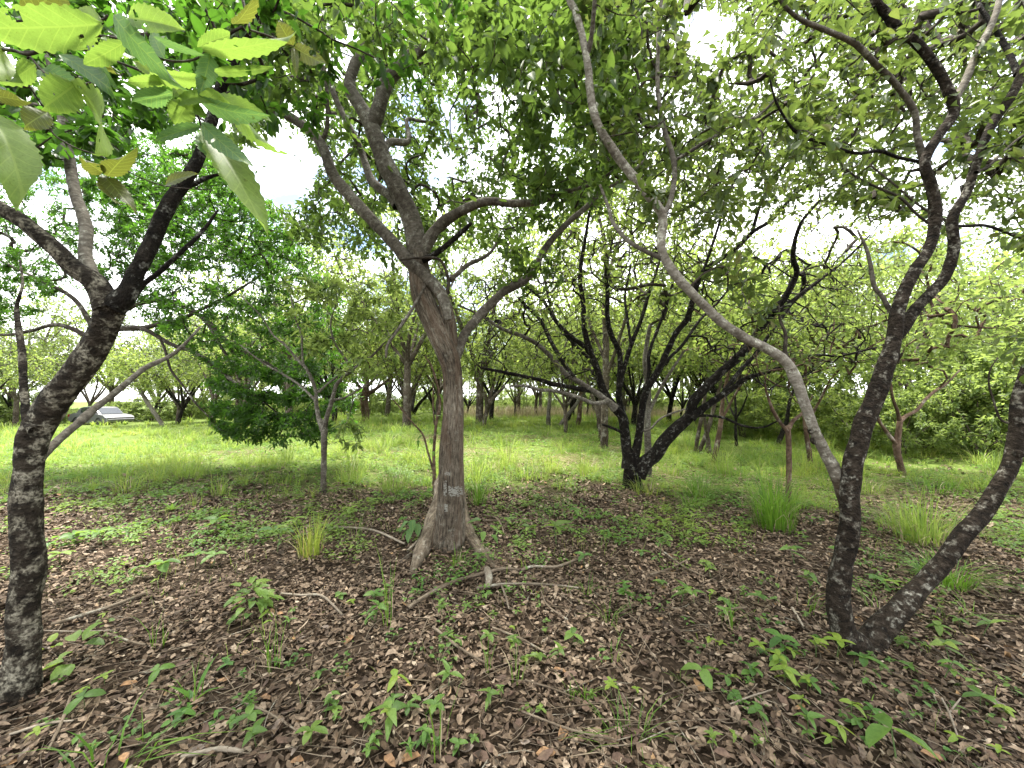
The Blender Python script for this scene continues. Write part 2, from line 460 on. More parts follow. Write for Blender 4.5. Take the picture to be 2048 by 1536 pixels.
G['leaf_big_blue'] = leaf_material('leaf_big_bluish', [(0, (.06, .14, .045)), (1, (.10, .19, .07))], trans=(.20, .38, .07), tf=.4, veins=True, rough=.55, spec=.25)
G['leaf_big_olive'] = leaf_material('leaf_big_olive', [(0, (.05, .075, .018)), (1, (.09, .10, .025))], trans=(.24, .27, .03), tf=.45, veins=True)
G['herb'] = leaf_material('herb_green', [(0, (.06, .125, .028)), (.5, (.105, .20, .042)), (1, (.15, .25, .055))], trans=(.34, .52, .07), tf=.42, rough=.5, patchy=True)
G['herb_yellow'] = leaf_material('herb_yellow', [(0, (.15, .25, .035)), (1, (.22, .31, .045))], trans=(.40, .52, .06), tf=.42)
G['grass'] = leaf_material('grass_blade', [(0, (.080, .138, .022)), (.5, (.125, .205, .034)), (.84, (.18, .255, .05)), (.92, (.26, .25, .09)), (1, (.36, .31, .15))], trans=(.50, .68, .11), tf=.5, rough=.5, patchy=True)
G['tuft'] = leaf_material('grass_tuft_blade', [(0, (.045, .12, .012)), (.6, (.095, .19, .022)), (1, (.15, .25, .035))], trans=(.26, .50, .04), tf=.45, rough=.45)
G['straw'] = leaf_material('dry_straw', [(0, (.28, .22, .14)), (1, (.50, .42, .29))], trans=(.3, .25, .14), tf=.2)
G['stalk'] = leaf_material('dry_stalk', [(0, (.12, .09, .06)), (1, (.28, .225, .155))], trans=(.2, .16, .1), tf=.1)
G['litter'] = litter_material('dry_leaf_litter', [(0, (.034, .023, .014)), (.25, (.075, .050, .032)), (.50, (.125, .087, .056)), (.76, (.18, .132, .090)), (.93, (.255, .195, .14)), (.98, (.35, .29, .22)), (1, (.27, .16, .07))])
G['fallen_dark'] = litter_material('fallen_leaf_dark', [(0, (.06, .037, .026)), (1, (.13, .085, .06))])
G['fallen_pale'] = litter_material('fallen_leaf_pale', [(0, (.15, .115, .09)), (1, (.28, .235, .20))])
G['fallen_tan'] = litter_material('fallen_leaf_tan', [(0, (.18, .105, .055)), (1, (.27, .16, .08))])
G['twig'] = bark_material('dead_wood', (.08, .06, .045), (.17, .135, .10), (.28, .24, .19), lich=.2, stretch=(60, 60, 9), bump=.4)
G['twig_pale'] = bark_material('dead_wood_pale', (.15, .125, .095), (.24, .205, .165), (.34, .30, .255), lich=.2, stretch=(60, 60, 9), bump=.4)
G['stem'] = plain_material('green_stem', (.07, .12, .03), .6)
G['bark_centre'] = bark_material('bark_fissured', (.026, .021, .016), (.145, .122, .096), (.28, .25, .205), lichen=(.28, .28, .24), lich=.18, stretch=(38, 38, 7.0), bump=1.0, patch=14, red=(.105, .066, .043))
G['bark_root'] = bark_material('bark_root', (.05, .04, .03), (.15, .12, .09), (.27, .23, .18), lichen=(.33, .31, .26), lich=.25, stretch=(26, 26, 5), bump=.8, patch=14)
G['bark_smooth'] = bark_material('bark_smooth_grey', (.055, .048, .039), (.12, .108, .091), (.21, .195, .17), lichen=(.32, .32, .28), lich=.32, stretch=(14, 14, 24), bump=.4, patch=16)
G['bark_left'] = bark_material('bark_mottled', (.006, .005, .004), (.024, .019, .014), (.070, .058, .046), lichen=(.30, .28, .225), lich=.50, stretch=(10, 10, 20), bump=1.0, patch=13)
G['bark_dark'] = bark_material('bark_blackish', (.004, .0035, .003), (.011, .009, .007), (.034, .028, .023), lichen=(.22, .22, .20), lich=.25, stretch=(16, 16, 12), bump=1.0, patch=17)
G['bark_right'] = bark_material('bark_brown_flecked', (.006, .005, .004), (.024, .018, .013), (.072, .058, .046), lichen=(.30, .29, .25), lich=.30, stretch=(13, 13, 20), bump=1.0, patch=19)
G['bark_pale'] = bark_material('bark_pale', (.10, .086, .070), (.19, .174, .148), (.30, .28, .245), lichen=(.48, .48, .42), lich=.42, stretch=(8, 8, 20), bump=.6, patch=13, foot=((.30, .24, .19), .30))
G['bark_twig'] = bark_material('bark_twig', (.022, .018, .014), (.055, .046, .037), (.12, .105, .088), lich=.25, stretch=(40, 40, 12), bump=.3)
G['bark_far'] = bark_material('bark_far', (.035, .028, .021), (.085, .068, .054), (.17, .145, .12), lichen=(.34, .33, .29), lich=.3, stretch=(14, 14, 9), bump=.6)
G['bark_red'] = bark_material('bark_reddish', (.045, .030, .021), (.115, .075, .054), (.20, .145, .112), lichen=(.36, .34, .30), lich=.25, stretch=(14, 14, 9), bump=.6)
# ------------------------------------------------------------------ ground
def ground_material():
    m, nd, lk, out = mat_new('soil_and_thatch')
    g = nd.new('ShaderNodeNewGeometry')
    n1 = nd.new('ShaderNodeTexNoise'); n1.inputs['Scale'].default_value = 9; n1.inputs['Detail'].default_value = 8; n1.inputs['Roughness'].default_value = .7
    n2 = nd.new('ShaderNodeTexNoise'); n2.inputs['Scale'].default_value = .55; n2.inputs['Detail'].default_value = 4
    n3 = nd.new('ShaderNodeTexNoise'); n3.inputs['Scale'].default_value = 60; n3.inputs['Detail'].default_value = 4
    for n in (n1, n2, n3): lk.new(g.outputs['Position'], n.inputs['Vector'])
    soil = ramp(nd, [(.3, (.016, .011, .007)), (.55, (.042, .029, .019)), (.8, (.085, .062, .042))]); lk.new(n1.outputs['Fac'], soil.inputs['Fac'])
    thatch = ramp(nd, [(.25, (.05, .08, .015)), (.55, (.10, .14, .03)), (.85, (.22, .19, .09))]); lk.new(n1.outputs['Fac'], thatch.inputs['Fac'])
    sp = nd.new('ShaderNodeSeparateXYZ'); lk.new(g.outputs['Position'], sp.inputs[0])
    yy = math_node(nd, lk, 'ADD', sp.outputs['Y'], math_node(nd, lk, 'MULTIPLY', math_node(nd, lk, 'SUBTRACT', n2.outputs['Fac'], .5), 9.0))
    mr = nd.new('ShaderNodeMapRange'); mr.inputs['From Min'].default_value = 5.5; mr.inputs['From Max'].default_value = 8.5; lk.new(yy, mr.inputs['Value'])
    mx = nd.new('ShaderNodeMix'); mx.data_type = 'RGBA'; lk.new(mr.outputs[0], mx.inputs['Factor'])
    lk.new(soil.outputs['Color'], mx.inputs['A']); lk.new(thatch.outputs['Color'], mx.inputs['B'])
    m3 = nd.new('ShaderNodeMix'); m3.data_type = 'RGBA'; m3.blend_type = 'MULTIPLY'; m3.inputs['Factor'].default_value = 1
    r3 = ramp(nd, [(.3, (.6, .6, .6)), (.7, (1.3, 1.3, 1.3))]); lk.new(n3.outputs['Fac'], r3.inputs['Fac'])
    lk.new(mx.outputs['Result'], m3.inputs['A']); lk.new(r3.outputs['Color'], m3.inputs['B'])
    p = nd.new('ShaderNodeBsdfPrincipled'); p.inputs['Roughness'].default_value = .95; p.inputs['Specular IOR Level'].default_value = .1
    lk.new(m3.outputs['Result'], p.inputs['Base Color'])
    bp = nd.new('ShaderNodeBump'); bp.inputs['Strength'].default_value = .8; bp.inputs['Distance'].default_value = .03
    lk.new(n1.outputs['Fac'], bp.inputs['Height']); lk.new(bp.outputs['Normal'], p.inputs['Normal'])
    lk.new(p.outputs[0], out.inputs['Surface'])
    return m

def axis(lo, hi, fine_lo, fine_hi, step, grow):
    a = list(np.arange(fine_lo, fine_hi + 1e-6, step))
    s = step
    while a[-1] < hi: s *= grow; a.append(a[-1] + s)
    s = step
    while a[0] > lo: s *= grow; a.insert(0, a[0] - s)
    return np.array(a)
gx = axis(-420, 420, -9, 9, .17, 1.18); gy = axis(-220, 520, -1, 12, .17, 1.16)
XX, YY = np.meshgrid(gx, gy)
GV = np.stack((XX, YY, gz(XX, YY)), -1).reshape(-1, 3)
nx, ny = len(gx), len(gy)
ii = (np.arange(ny - 1)[:, None] * nx + np.arange(nx - 1)[None, :])
GQ = np.stack((ii, ii + 1, ii + nx + 1, ii + nx), -1).reshape(-1, 4)
go = link('ground', new_mesh('ground', GV, GQ, None, ground_material()))
tag(go, 'dark litter covered soil turning to thatchy grassland', kind='structure')

# ------------------------------------------------------------------ tree machinery
def limb_curve(spec, d0, d1, res=0.03, base_into=0.0):
    """photograph trace [(px, py, width px)] between depths d0..d1 -> (n,4) points and radii"""
    a = np.array([(p[0], p[1]) for p in spec], float)
    s = np.concatenate(([0], np.cumsum(np.linalg.norm(np.diff(a, axis=0), axis=1)))); s /= s[-1]
    rows = []
    for (px, py, w), t in zip(spec, s):
        d = d0 + (d1 - d0) * t if not callable(d0) else d0(t)
        c = math.cos(math.atan((px - 1024) / F))
        rows.append((*at(px, py, d), w * .5 * d / F * c))
    rows = np.array(rows)
    if base_into:
        rows = np.vstack((np.array([rows[0, 0], rows[0, 1], rows[0, 2] - base_into, rows[0, 3] * 1.12]), rows))
    Ln = np.linalg.norm(np.diff(rows[:, :3], axis=0), axis=1).sum()
    return catmull(rows, max(6, int(Ln / res)))

SKY_GAPS = [(560, 335, 75, 75, .12), (690, 95, 35, 55, .35), (1400, 60, 45, 60, .25), (1950, 560, 130, 60, .10), (1560, 530, 70, 40, .35), (885, 330, 35, 35, .4), (1790, 500, 50, 60, .35), (1010, 200, 40, 30, .5)]
def gap_keep(P, g):
    px, py, d = project(P)
    k = np.ones(len(P))
    for x, y, a, b, f in SKY_GAPS:
        k = np.where(((px - x) / a) ** 2 + ((py - y) / b) ** 2 < 1, np.minimum(k, f), k)
    return g.random(len(P)) < k

def in_poly(px, py, poly):
    ins = np.zeros(len(px), bool); n = len(poly)
    for i in range(n):
        x1, y1 = poly[i]; x2, y2 = poly[(i + 1) % n]
        c = ((y1 > py) != (y2 > py)) & (px < (x2 - x1) * (py - y1) / ((y2 - y1) or 1e-9) + x1)
        ins ^= c
    return ins

def poly_targets(poly, d0, d1, n, g):
    """points of a crown: inside a traced outline, d0..d1 metres away"""
    xs = [p[0] for p in poly]; ys = [p[1] for p in poly]
    out = []
    while sum(map(len, out)) < n:
        px = g.uniform(min(xs), max(xs), n); py = g.uniform(min(ys), max(ys), n)
        d = (d0 ** 3 + (d1 ** 3 - d0 ** 3) * g.random(n)) ** (1 / 3)
        k = in_poly(px, py, poly)
        out.append(at_many(px[k], py[k], d[k]))
    P = np.concatenate(out)[:n]
    return P

def ball_targets(c, r, n, g, inner=.35):
    v = unit(g.normal(size=(n, 3))); q = (inner ** 3 + (1 - inner ** 3) * g.random(n)) ** (1 / 3)
    return np.asarray(c) + v * q[:, None] * np.asarray(r)

def grow(skel, targets, g, tip=.0022, wiggle=.12, up=.08, seg=.16, kpow=.46, rmax=None):
    """grow twigs from the skeleton nodes (n,4: xyz, radius) to every target; returns list of (points, radii), the leafy ends"""
    nodes = [skel[:, :3]]; N = skel[:, :3].copy(); rad0 = skel[:, 3].copy()
    par = [-1] * len(N); cnt = None
    dmin = np.min(np.linalg.norm(targets[:, None, :] - N[None, ::3, :], axis=2), axis=1) if len(N) * len(targets) < 4e7 else np.linalg.norm(targets - N.mean(0), axis=1)
    order = np.argsort(dmin)
    cap = len(N) + len(targets) * 14
    A = np.zeros((cap, 3)); A[:len(N)] = N; m = len(N); par = np.full(cap, -1)
    paths = []
    for ti in order:
        t = targets[ti]
        d = np.linalg.norm(A[:m] - t, axis=1)
        j = int(np.argmin(d)); L = d[j]
        if L < .03: continue
        k = int(min(12, max(3, L / seg + 1)))
        u = np.linspace(0, 1, k + 1)[1:]
        side = g.normal(size=3) * wiggle * L; side[2] += up * L
        base = A[j]
        pts = base + (t - base) * u[:, None] + side * (np.sin(u * math.pi))[:, None] + g.normal(size=(k, 3)) * (.045 * min(L, .8)) * (u * (1.05 - u) * 2)[:, None]
        idx = np.arange(m, m + k)
        A[idx] = pts; par[idx] = np.concatenate(([j], idx[:-1])); m += k
        paths.append((j, idx))
    cnt = np.zeros(m)
    for j, idx in paths: cnt[idx[-1]] += 1
    for i in range(m - 1, -1, -1):
        if par[i] >= 0: cnt[par[i]] += cnt[i]
    rad = tip * np.maximum(cnt, 1) ** kpow
    ns = len(skel)
    rad[:ns] = np.minimum(rad[:ns], rad0 * .8)
    out = []
    for j, idx in paths:
        P = np.vstack((A[j], A[idx])); r = np.concatenate(([min(rad[idx[0]] * 1.15, rad[j] if j >= ns else max(rad0[j] * .75, tip))], rad[idx]))
        r = np.minimum.accumulate(np.maximum(r, tip * .8))
        out.append((P, r))
    return out

def twig_mesh(acc, paths, thick=.006):
    for P, r in paths:
        tube(acc, P, r, sides=6 if r[0] > thick else 4, cap=False, seed=int(abs(P[0][0] * 971 + P[0][2] * 379)) % 97)

def clothe(paths, g, per, L, kind='spray', along=.30, spread=1.0, up_bias=.35, thin=.0, jit=.25):
    """leaf placement along the ends of twigs; returns P, D, N, L"""
    PP, DD, NN, LL = [], [], [], []
    for P, r in paths:
        n = max(1, int(round(per * g.uniform(.55, 1.4))))
        s = np.concatenate(([0], np.cumsum(np.linalg.norm(np.diff(P, axis=0), axis=1)))); tot = s[-1]
        T = unit(P[-1] - P[-2])
        if kind == 'rosette':
            q = tot - np.abs(g.normal(0, along * .35, n))
        else:
            q = tot - g.random(n) * min(along, tot)
        q = np.clip(q, 0, tot)
        pos = np.stack([np.interp(q, s, P[:, k]) for k in range(3)], -1)
        v = g.normal(size=(n, 3)); v -= T * (v @ T)[:, None]; v = unit(v)
        d = unit(v * spread + T * g.uniform(.25, .9, n)[:, None] + np.array((0, 0, -.10)) * g.random(n)[:, None])
        nn = unit(np.array((0, 0, 1.0)) * (1 + up_bias) + g.normal(size=(n, 3)) * .55)
        PP.append(pos + v * .012 + g.normal(size=(n, 3)) * L * jit * .3); DD.append(d); NN.append(nn); LL.append(L * g.uniform(.62, 1.22, n))
    return np.concatenate(PP), np.concatenate(DD), np.concatenate(NN), np.concatenate(LL)

def leaf_templates(kind, wratio, fold, droop, mat, name='leaf'):
    """single-leaf meshes of unit length with a curved midrib, shared by the leaf objects"""
    res = []
    for v in range(3):
        t = LEAF[kind]; fo = fold * (.7 + .4 * v); dr = droop * (.6 + .5 * v)
        us = np.linspace(0, 1, 7)
        edge = np.interp(us, [0] + [a for a, b, _ in t[1:3]] + [1], [0.02] + [b for a, b, _ in t[1:3]] + [0.02])
        edge[1:-1] = edge[1:-1] * (1.0 + .04 * np.sin(us[1:-1] * 17 + v)); edge[1] *= 1.12; edge[-2] *= 1.15
        V = []
        for u, e in zip(us, edge):
            for sgn in (-1, -.5, 0, .5, 1):
                V.append((u, sgn * e * wratio, fo * wratio * abs(sgn) * e * 2 - dr * u * u + .012 * math.sin(9 * u + sgn * 3 + v)))
        i = np.arange(6)[:, None] * 5 + np.arange(4)[None, :]
        Q = np.stack((i, i + 1, i + 6, i + 5), -1).reshape(-1, 4)
        B = np.array([(u, s * e, 0) for u, e in zip(us, edge) for s in (-1, -.5, 0, .5, 1)])
        res.append(new_mesh(name, V, Q, None, mat, True, B))
    return res

def place_leaf(me, p, D, N, L, parent, name='leaf', base=None):
    D, S, N = frames(np.asarray(D)[None], np.asarray(N)[None])
    M = Matrix(((D[0][0], S[0][0], N[0][0], 0), (D[0][1], S[0][1], N[0][1], 0), (D[0][2], S[0][2], N[0][2], 0), (0, 0, 0, 1)))
    o = bpy.data.objects.new(name, me)
    COL.objects.link(o); o.parent = parent
    off = np.array(parent.location) if base is None else base
    o.matrix_basis = Matrix.Translation(Vector(tuple(p - off))) @ M @ Matrix.Scale(float(L), 4)
    return o

def finish_crown(root, Pn, D, N, L, wr, kind, mat, fold, droop, n_obj, name='foliage', min_px=9):
    """the largest leaves in view become leaf parts, the rest one foliage part"""
    px, py, d = project(Pn)
    size = np.where((d > .5) & (px > 20) & (px < 2028) & (py > 20) & (py < 1516), L / np.maximum(d, .1) * F, 0)
    pick = np.zeros(len(Pn), bool)
    if n_obj:
        top = np.argsort(-size)[:n_obj]; top = top[size[top] > min_px]; pick[top] = True
        tm = leaf_templates(kind, wr, fold, droop, mat)
        for i in top:
            place_leaf(tm[i % 3], Pn[i], D[i], N[i], L[i], root)
    k = ~pick
    g = np.random.default_rng(len(Pn))
    V, Q = leaves(Pn[k], D[k], N[k], L[k], L[k] * wr * g.uniform(.85, 1.15, k.sum()), kind, fold * g.uniform(.3, 1.6, k.sum()), droop * g.uniform(0, 2, k.sum()))
    o = link(name, new_mesh(name, V - np.array(root.location), Q, None, mat), root)
    o['kind'] = 'stuff'
    return o

def tree(name, label, base, limbs, cat='tree', group=None):
    """limbs: list of (part name, material, d0, d1, trace, options). Returns root and skeleton nodes for twigs"""
    root = empty(name, base, label, cat, group)
    skel = []
    for i, L in enumerate(limbs):
        part, mat, d0, d1, tr = L[:5]; o = L[5] if len(L) > 5 else {}
        c = limb_curve(tr, d0, d1, o.get('res', .03), o.get('into', 0))
        if i: c[:, 3] *= 1 + o.get('flare', .30) * np.exp(-np.concatenate(([0], np.cumsum(np.linalg.norm(np.diff(c[:, :3], axis=0), axis=1)))) / max(2.2 * c[0, 3], 1e-4))
        acc = Acc()
        tube(acc, c[:, :3], c[:, 3], o.get('sides', 14), o.get('rough', .10), o.get('ridge', 0), True, seed=i * 7 + len(name), nridge=o.get('nridge', 11), plates=o.get('plates', 0), pst=o.get('pst', (1, 1, 1)))
        ob = acc.obj(part, G[mat], root)
        if 'label' in o: ob['label'] = o['label']
        if not o.get('bare'):
            k = int(len(c) * o.get('from', .35)); skel.append(c[k:])
    return root, (np.concatenate(skel) if skel else None)
# ------------------------------------------------------------------ the big fissured tree in the middle
dC = depth_of(ground(897, 1092))
centre_root, sk = tree('straight_tree', 'tall straight tree with fissured brown trunk, spreading roots and faded paint marks', ground(897, 1092), [
    ('trunk', 'bark_centre', dC, dC - .05, [(897, 1092, 70), (899, 1060, 62), (901, 1020, 57), (902, 960, 53), (902, 910, 49), (905, 860, 45), (907, 825, 42), (906, 780, 39), (904, 739, 40), (895, 705, 46), (872, 654, 46), (847, 592, 47), (839, 544, 43), (836, 515, 40), (831, 480, 34)],
     dict(sides=48, res=.014, rough=.05, ridge=.045, into=.25, nridge=17, bare=True, plates=.05, pst=(2.6, 2.6, .35))),
    ('limb', 'bark_smooth', dC - .05, dC - .05, [(856, 610, 24), (846, 578, 34), (838, 538, 40), (834, 500, 40), (822, 437, 39), (791, 369, 38), (767, 318, 36), (750, 273, 34), (737, 239, 31), (716, 205, 28), (699, 171, 25), (710, 128, 21), (720, 113, 20), (737, 68, 20), (750, 34, 19), (744, -20, 17), (730, -90, 15), (735, -170, 11)],
     dict(sides=24, res=.018, rough=.06, flare=0)),
    ('limb', 'bark_smooth', dC - .05, dC - .25, [(745, 250, 24), (756, 222, 27), (771, 171, 27), (791, 144, 26), (819, 116, 25), (846, 96, 20), (880, 82, 15), (942, 79, 12), (990, 95, 9), (1040, 118, 6)], dict(sides=16)),
    ('limb', 'bark_smooth', dC - .1, dC + .3, [(830, 108, 15), (858, 70, 15), (884, 38, 14), (918, 0, 12), (960, -60, 9)], dict(sides=12)),
    ('limb', 'bark_centre', dC + .05, dC - .12, [(900, 760, 20), (904, 722, 25), (904, 695, 26), (901, 665, 26), (897, 635, 26), (889, 606, 25), (878, 582, 24)], dict(sides=20, res=.02, rough=.06, ridge=.045, bare=True, flare=0)),
    ('limb', 'bark_smooth', dC - .12, dC - .10, [(897, 640, 14), (891, 612, 21), (879, 583, 24), (852, 554, 25), (815, 520, 26), (790, 489, 26), (744, 441, 25), (703, 396, 25), (668, 352, 24), (651, 308, 23), (637, 280, 21), (600, 246, 20), (547, 219, 18), (496, 202, 17), (444, 185, 13), (400, 168, 9), (350, 140, 6)], dict(sides=20, res=.022, rough=.08, flare=0)),
    ('limb', 'bark_smooth', dC - .1, dC - .5, [(638, 283, 9), (650, 270, 9), (655, 236, 9), (651, 154, 8), (634, 96, 7), (638, 62, 6), (650, 20, 5), (640, -40, 4)], dict(sides=10)),
    ('limb', 'bark_smooth', dC - .02, dC + .5, [(795, 412, 17), (781, 393, 18), (744, 362, 18), (730, 325, 15), (713, 280, 13), (685, 226, 12), (668, 188, 12), (658, 154, 11), (634, 130, 8), (600, 110, 6)], dict(sides=14)),
    ('limb', 'bark_smooth', dC - .05, dC - .45, [(842, 506, 22), (853, 488, 24), (873, 458, 23), (901, 434, 21), (942, 413, 18), (976, 403, 16), (1027, 407, 15), (1078, 403, 13), (1133, 383, 9), (1190, 366, 6), (1240, 330, 4)], dict(sides=16)),
    ('limb', 'bark_smooth', dC - .02, dC + .25, [(905, 745, 14), (911, 718, 18), (918, 700, 20), (928, 671, 19), (949, 643, 18), (976, 613, 18), (1010, 582, 17), (1048, 561, 16), (1072, 537, 15), (1080, 514, 13), (1099, 485, 13), (1133, 448, 12), (1174, 413, 11), (1208, 379, 9), (1246, 359, 7), (1290, 320, 5)], dict(sides=16, flare=0)),
    ('limb', 'bark_dark', dC - .14, dC - .3, [(846, 520, 11), (863, 513, 12), (885, 497, 11), (908, 478, 11), (930, 458, 9), (943, 446, 6)], dict(sides=12, bare=True, label='short dark broken branch')),
    ('limb', 'bark_smooth', dC - .14, dC - .2, [(858, 555, 6), (846, 580, 6), (820, 625, 7), (790, 668, 6), (775, 690, 6), (772, 715, 5)], dict(sides=8, bare=True)),
    ('limb', 'bark_smooth', dC, dC + .4, [(770, 296, 12), (782, 284, 14), (805, 285, 14), (818, 280, 10), (814, 240, 8), (840, 242, 6), (880, 248, 5)], dict(sides=10)),
    ('limb', 'bark_twig', dC - .1, dC - .25, [(893, 590, 7), (897, 560, 7), (880, 520, 6), (840, 516, 5), (800, 520, 4)], dict(sides=8, bare=True)),
    ('limb', 'bark_smooth', dC - .1, dC + .2, [(900, 560, 9), (915, 548, 9), (935, 530, 9), (965, 516, 8), (985, 500, 6), (1000, 470, 4)], dict(sides=10)),
])
def surface_root(spec, wscale=1.0):
    rows = []
    for px, py, w, lift in spec:
        p = ground(px, py); d = depth_of(p)
        rows.append((p[0], p[1], p[2] + lift, w * .5 * d / F))
    return catmull(np.array(rows), 34)
for i, sp in enumerate(([(892, 1005, 34, .40), (883, 1036, 38, .21), (868, 1062, 36, .10), (853, 1088, 32, .035), (841, 1114, 28, .02), (829, 1138, 20, .01), (822, 1152, 10, -.02)],
                        [(909, 1005, 30, .40), (917, 1040, 34, .19), (929, 1064, 28, .08), (944, 1086, 24, .03), (962, 1108, 20, .015), (980, 1126, 13, .008), (998, 1140, 8, 0), (1030, 1150, 6, -.01)],
                        [(922, 1050, 24, .10), (940, 1072, 18, .04), (955, 1090, 15, .012), (975, 1105, 11, .005), (990, 1116, 7, -.01)],
                        [(878, 1056, 20, .06), (862, 1078, 15, .02), (842, 1092, 11, .01), (818, 1112, 9, .0), (800, 1122, 6, -.01)],
                        [(900, 1062, 46, .10), (899, 1085, 34, .0), (897, 1098, 20, -.04)])):
    c = surface_root(sp); acc = Acc(); tube(acc, c[:, :3], c[:, 3], 16, .16, .07, True, seed=40 + i)
    acc.obj('root', G['bark_root' if i in (0, 1, 2) else 'bark_centre'], centre_root)
g = np.random.default_rng(101)
tg = np.concatenate((poly_targets([(440, -20), (1300, -20), (1290, 330), (1180, 440), (1020, 480), (900, 520), (760, 520), (620, 520), (540, 430), (450, 260)], 3.9, 8.6, 2200, g),
                     poly_targets([(420, -20), (1290, -20), (1270, 190), (1050, 250), (900, 130), (640, 110), (540, 230)], 2.3, 3.9, 340, g),
                     poly_targets([(1000, 250), (1290, 200), (1280, 340), (1130, 430), (1000, 390)], 2.9, 4.0, 60, g),
                     poly_targets([(1010, 500), (1160, 480), (1120, 590), (1010, 580)], 3.7, 4.4, 16, g),
                     ball_targets((-.6, 3.4, 6.6), (2.6, 2.6, 1.0), 110, g)))
tg = tg[gap_keep(tg, g)]
paths = grow(sk, tg, g, wiggle=.14)
acc = Acc(); twig_mesh(acc, paths); o = acc.obj('twigs', G['bark_twig'], centre_root); o['kind'] = 'stuff'
Pl, Dl, Nl, Ll = clothe(paths, g, 16, .094, 'spray', along=.6, spread=1.0, jit=1.6)
k = gap_keep(Pl, g); finish_crown(centre_root, Pl[k], Dl[k], Nl[k], Ll[k], .50, 'ovate', G['leaf_mid'], .28, .22, 280)

# faded paint on the trunk, laid on the bark
from mathutils import noise
from mathutils.bvhtree import BVHTree
trunk = [c for c in centre_root.children if c.name.startswith('trunk')][0]
off = Vector(centre_root.location)
bvh = BVHTree.FromPolygons([tuple(v.co + off) for v in trunk.data.vertices], [tuple(p.vertices) for p in trunk.data.polygons])
paint = plain_material('faded_white_paint', (.23, .225, .195), .9, noise=.35, scale=60)
g = np.random.default_rng(5)
def paint_patch(x0, y0, x1, y1, drop):
    V, Q = [], []
    st = .9
    for yy in np.arange(y0, y1, st):
        for xx in np.arange(x0, x1, st):
            edge = min(xx - x0, x1 - xx, yy - y0, y1 - yy)
            nn = noise.noise((xx * .22, yy * .5, x0)) + .5 * noise.noise((xx * .9, yy * .9, 4))
            if nn > .30 - drop + edge * .06: continue
            q = []
            for ax, ay in ((0, 0), (st, 0), (st, st), (0, st)):
                dr = Vector(tuple(at(xx + ax, yy + ay, 1.0))) - Vector((0, 0, CAMZ)); dr.normalize()
                h = bvh.ray_cast(Vector((0, 0, CAMZ)), dr)
                if h[0] is None: break
                q.append(h[0] - dr * .003)
            if len(q) == 4:
                n = len(V); V += [tuple(v - off) for v in q]; Q.append((n, n + 1, n + 2, n + 3))
    if V:
        # give the flakes thickness
        W = np.array(V); B = W + np.array([0, .006, 0]); n = len(W); Q = np.array(Q)
        sides = np.concatenate([np.stack((Q[:, a], Q[:, b], Q[:, b] + n, Q[:, a] + n), -1) for a, b in ((0, 1), (1, 2), (2, 3), (3, 0))])
        link('paint_mark', new_mesh('paint_mark', np.concatenate((W, B)), np.concatenate((Q, sides)), None, paint, False), centre_root)
paint_patch(896, 972, 919, 992, .42)
paint_patch(887, 961, 893, 992, .42)
paint_patch(889, 1008, 895, 1023, .30)
paint_patch(920, 973, 926, 990, .35)
paint_patch(889, 943, 901, 951, .5)

# ------------------------------------------------------------------ crooked lichen-patched tree near the lens
bL = ground(42, 1392); dL = depth_of(bL)
left_root, sk = tree('crooked_tree', 'crooked tree with lichen mottled trunk, blackish forked top and a stub beside it', bL, [
    ('trunk', 'bark_left', dL, dL + .12, [(40, 1395, 96), (43, 1340, 84), (46, 1280, 78), (52, 1200, 75), (57, 1100, 74), (53, 1000, 69), (57, 930, 68), (74, 868, 74), (103, 807, 76), (146, 757, 70), (181, 705, 66), (207, 655, 64), (222, 613, 70), (228, 588, 60)],
     dict(sides=44, res=.012, rough=.11, ridge=.03, into=.25, bare=True, plates=.055, pst=(1.0, 1.0, 2.2))),
    ('limb', 'bark_left', dL + .10, dL - .1, [(218, 618, 54), (191, 566, 50), (150, 538, 48), (113, 500, 46), (51, 448, 44), (0, 415, 42), (-80, 370, 38), (-180, 290, 32), (-260, 160, 24)], dict(sides=24, res=.018, rough=.08)),
    ('limb', 'bark_dark', dL + .10, dL + .55, [(225, 612, 52), (253, 588, 45), (273, 544, 38), (297, 500, 37), (328, 427, 34), (352, 386, 31), (378, 350, 28), (393, 325, 27), (410, 284, 26), (425, 235, 25), (441, 178, 24), (458, 143, 23), (478, 98, 21), (495, 58, 19), (523, 7, 17), (548, -60, 13), (560, -130, 9)], dict(sides=22, res=.018, rough=.09)),
    ('limb', 'bark_smooth', dL + .12, dL + .7, [(196, 572, 34), (180, 540, 32), (171, 508, 31), (173, 470, 30), (166, 430, 29), (150, 385, 28), (137, 308, 25), (126, 266, 24), (123, 222, 20), (110, 170, 15), (90, 100, 11)], dict(sides=18, res=.02)),
    ('limb', 'bark_left', dL + .02, dL + .35, [(72, 862, 30), (54, 840, 22), (50, 800, 20), (47, 773, 19), (44, 705, 18), (36, 650, 15), (34, 610, 10), (45, 570, 7), (40, 520, 5)], dict(sides=14)),
    ('limb', 'bark_smooth', dL + .06, dL + 1.1, [(62, 935, 26), (84, 912, 25), (104, 893, 23), (130, 868, 21), (152, 850, 20), (171, 834, 24), (190, 816, 18), (212, 800, 17), (256, 764, 15), (290, 736, 13), (335, 715, 11), (362, 695, 8), (400, 655, 6)], dict(sides=16, rough=.12, label='pale bent side branch with a knot')),
    ('limb', 'bark_dark', dL + .2, dL + .5, [(272, 584, 15), (290, 566, 13), (318, 545, 12), (342, 523, 12), (370, 497, 11), (393, 475, 10), (415, 450, 8), (436, 420, 5)], dict(sides=10, bare=True)),
    ('limb', 'bark_dark', dL + .36, dL + .6, [(360, 378, 15), (386, 369, 12), (412, 356, 10), (446, 348, 6), (490, 352, 4)], dict(sides=10)),
])
g = np.random.default_rng(102)
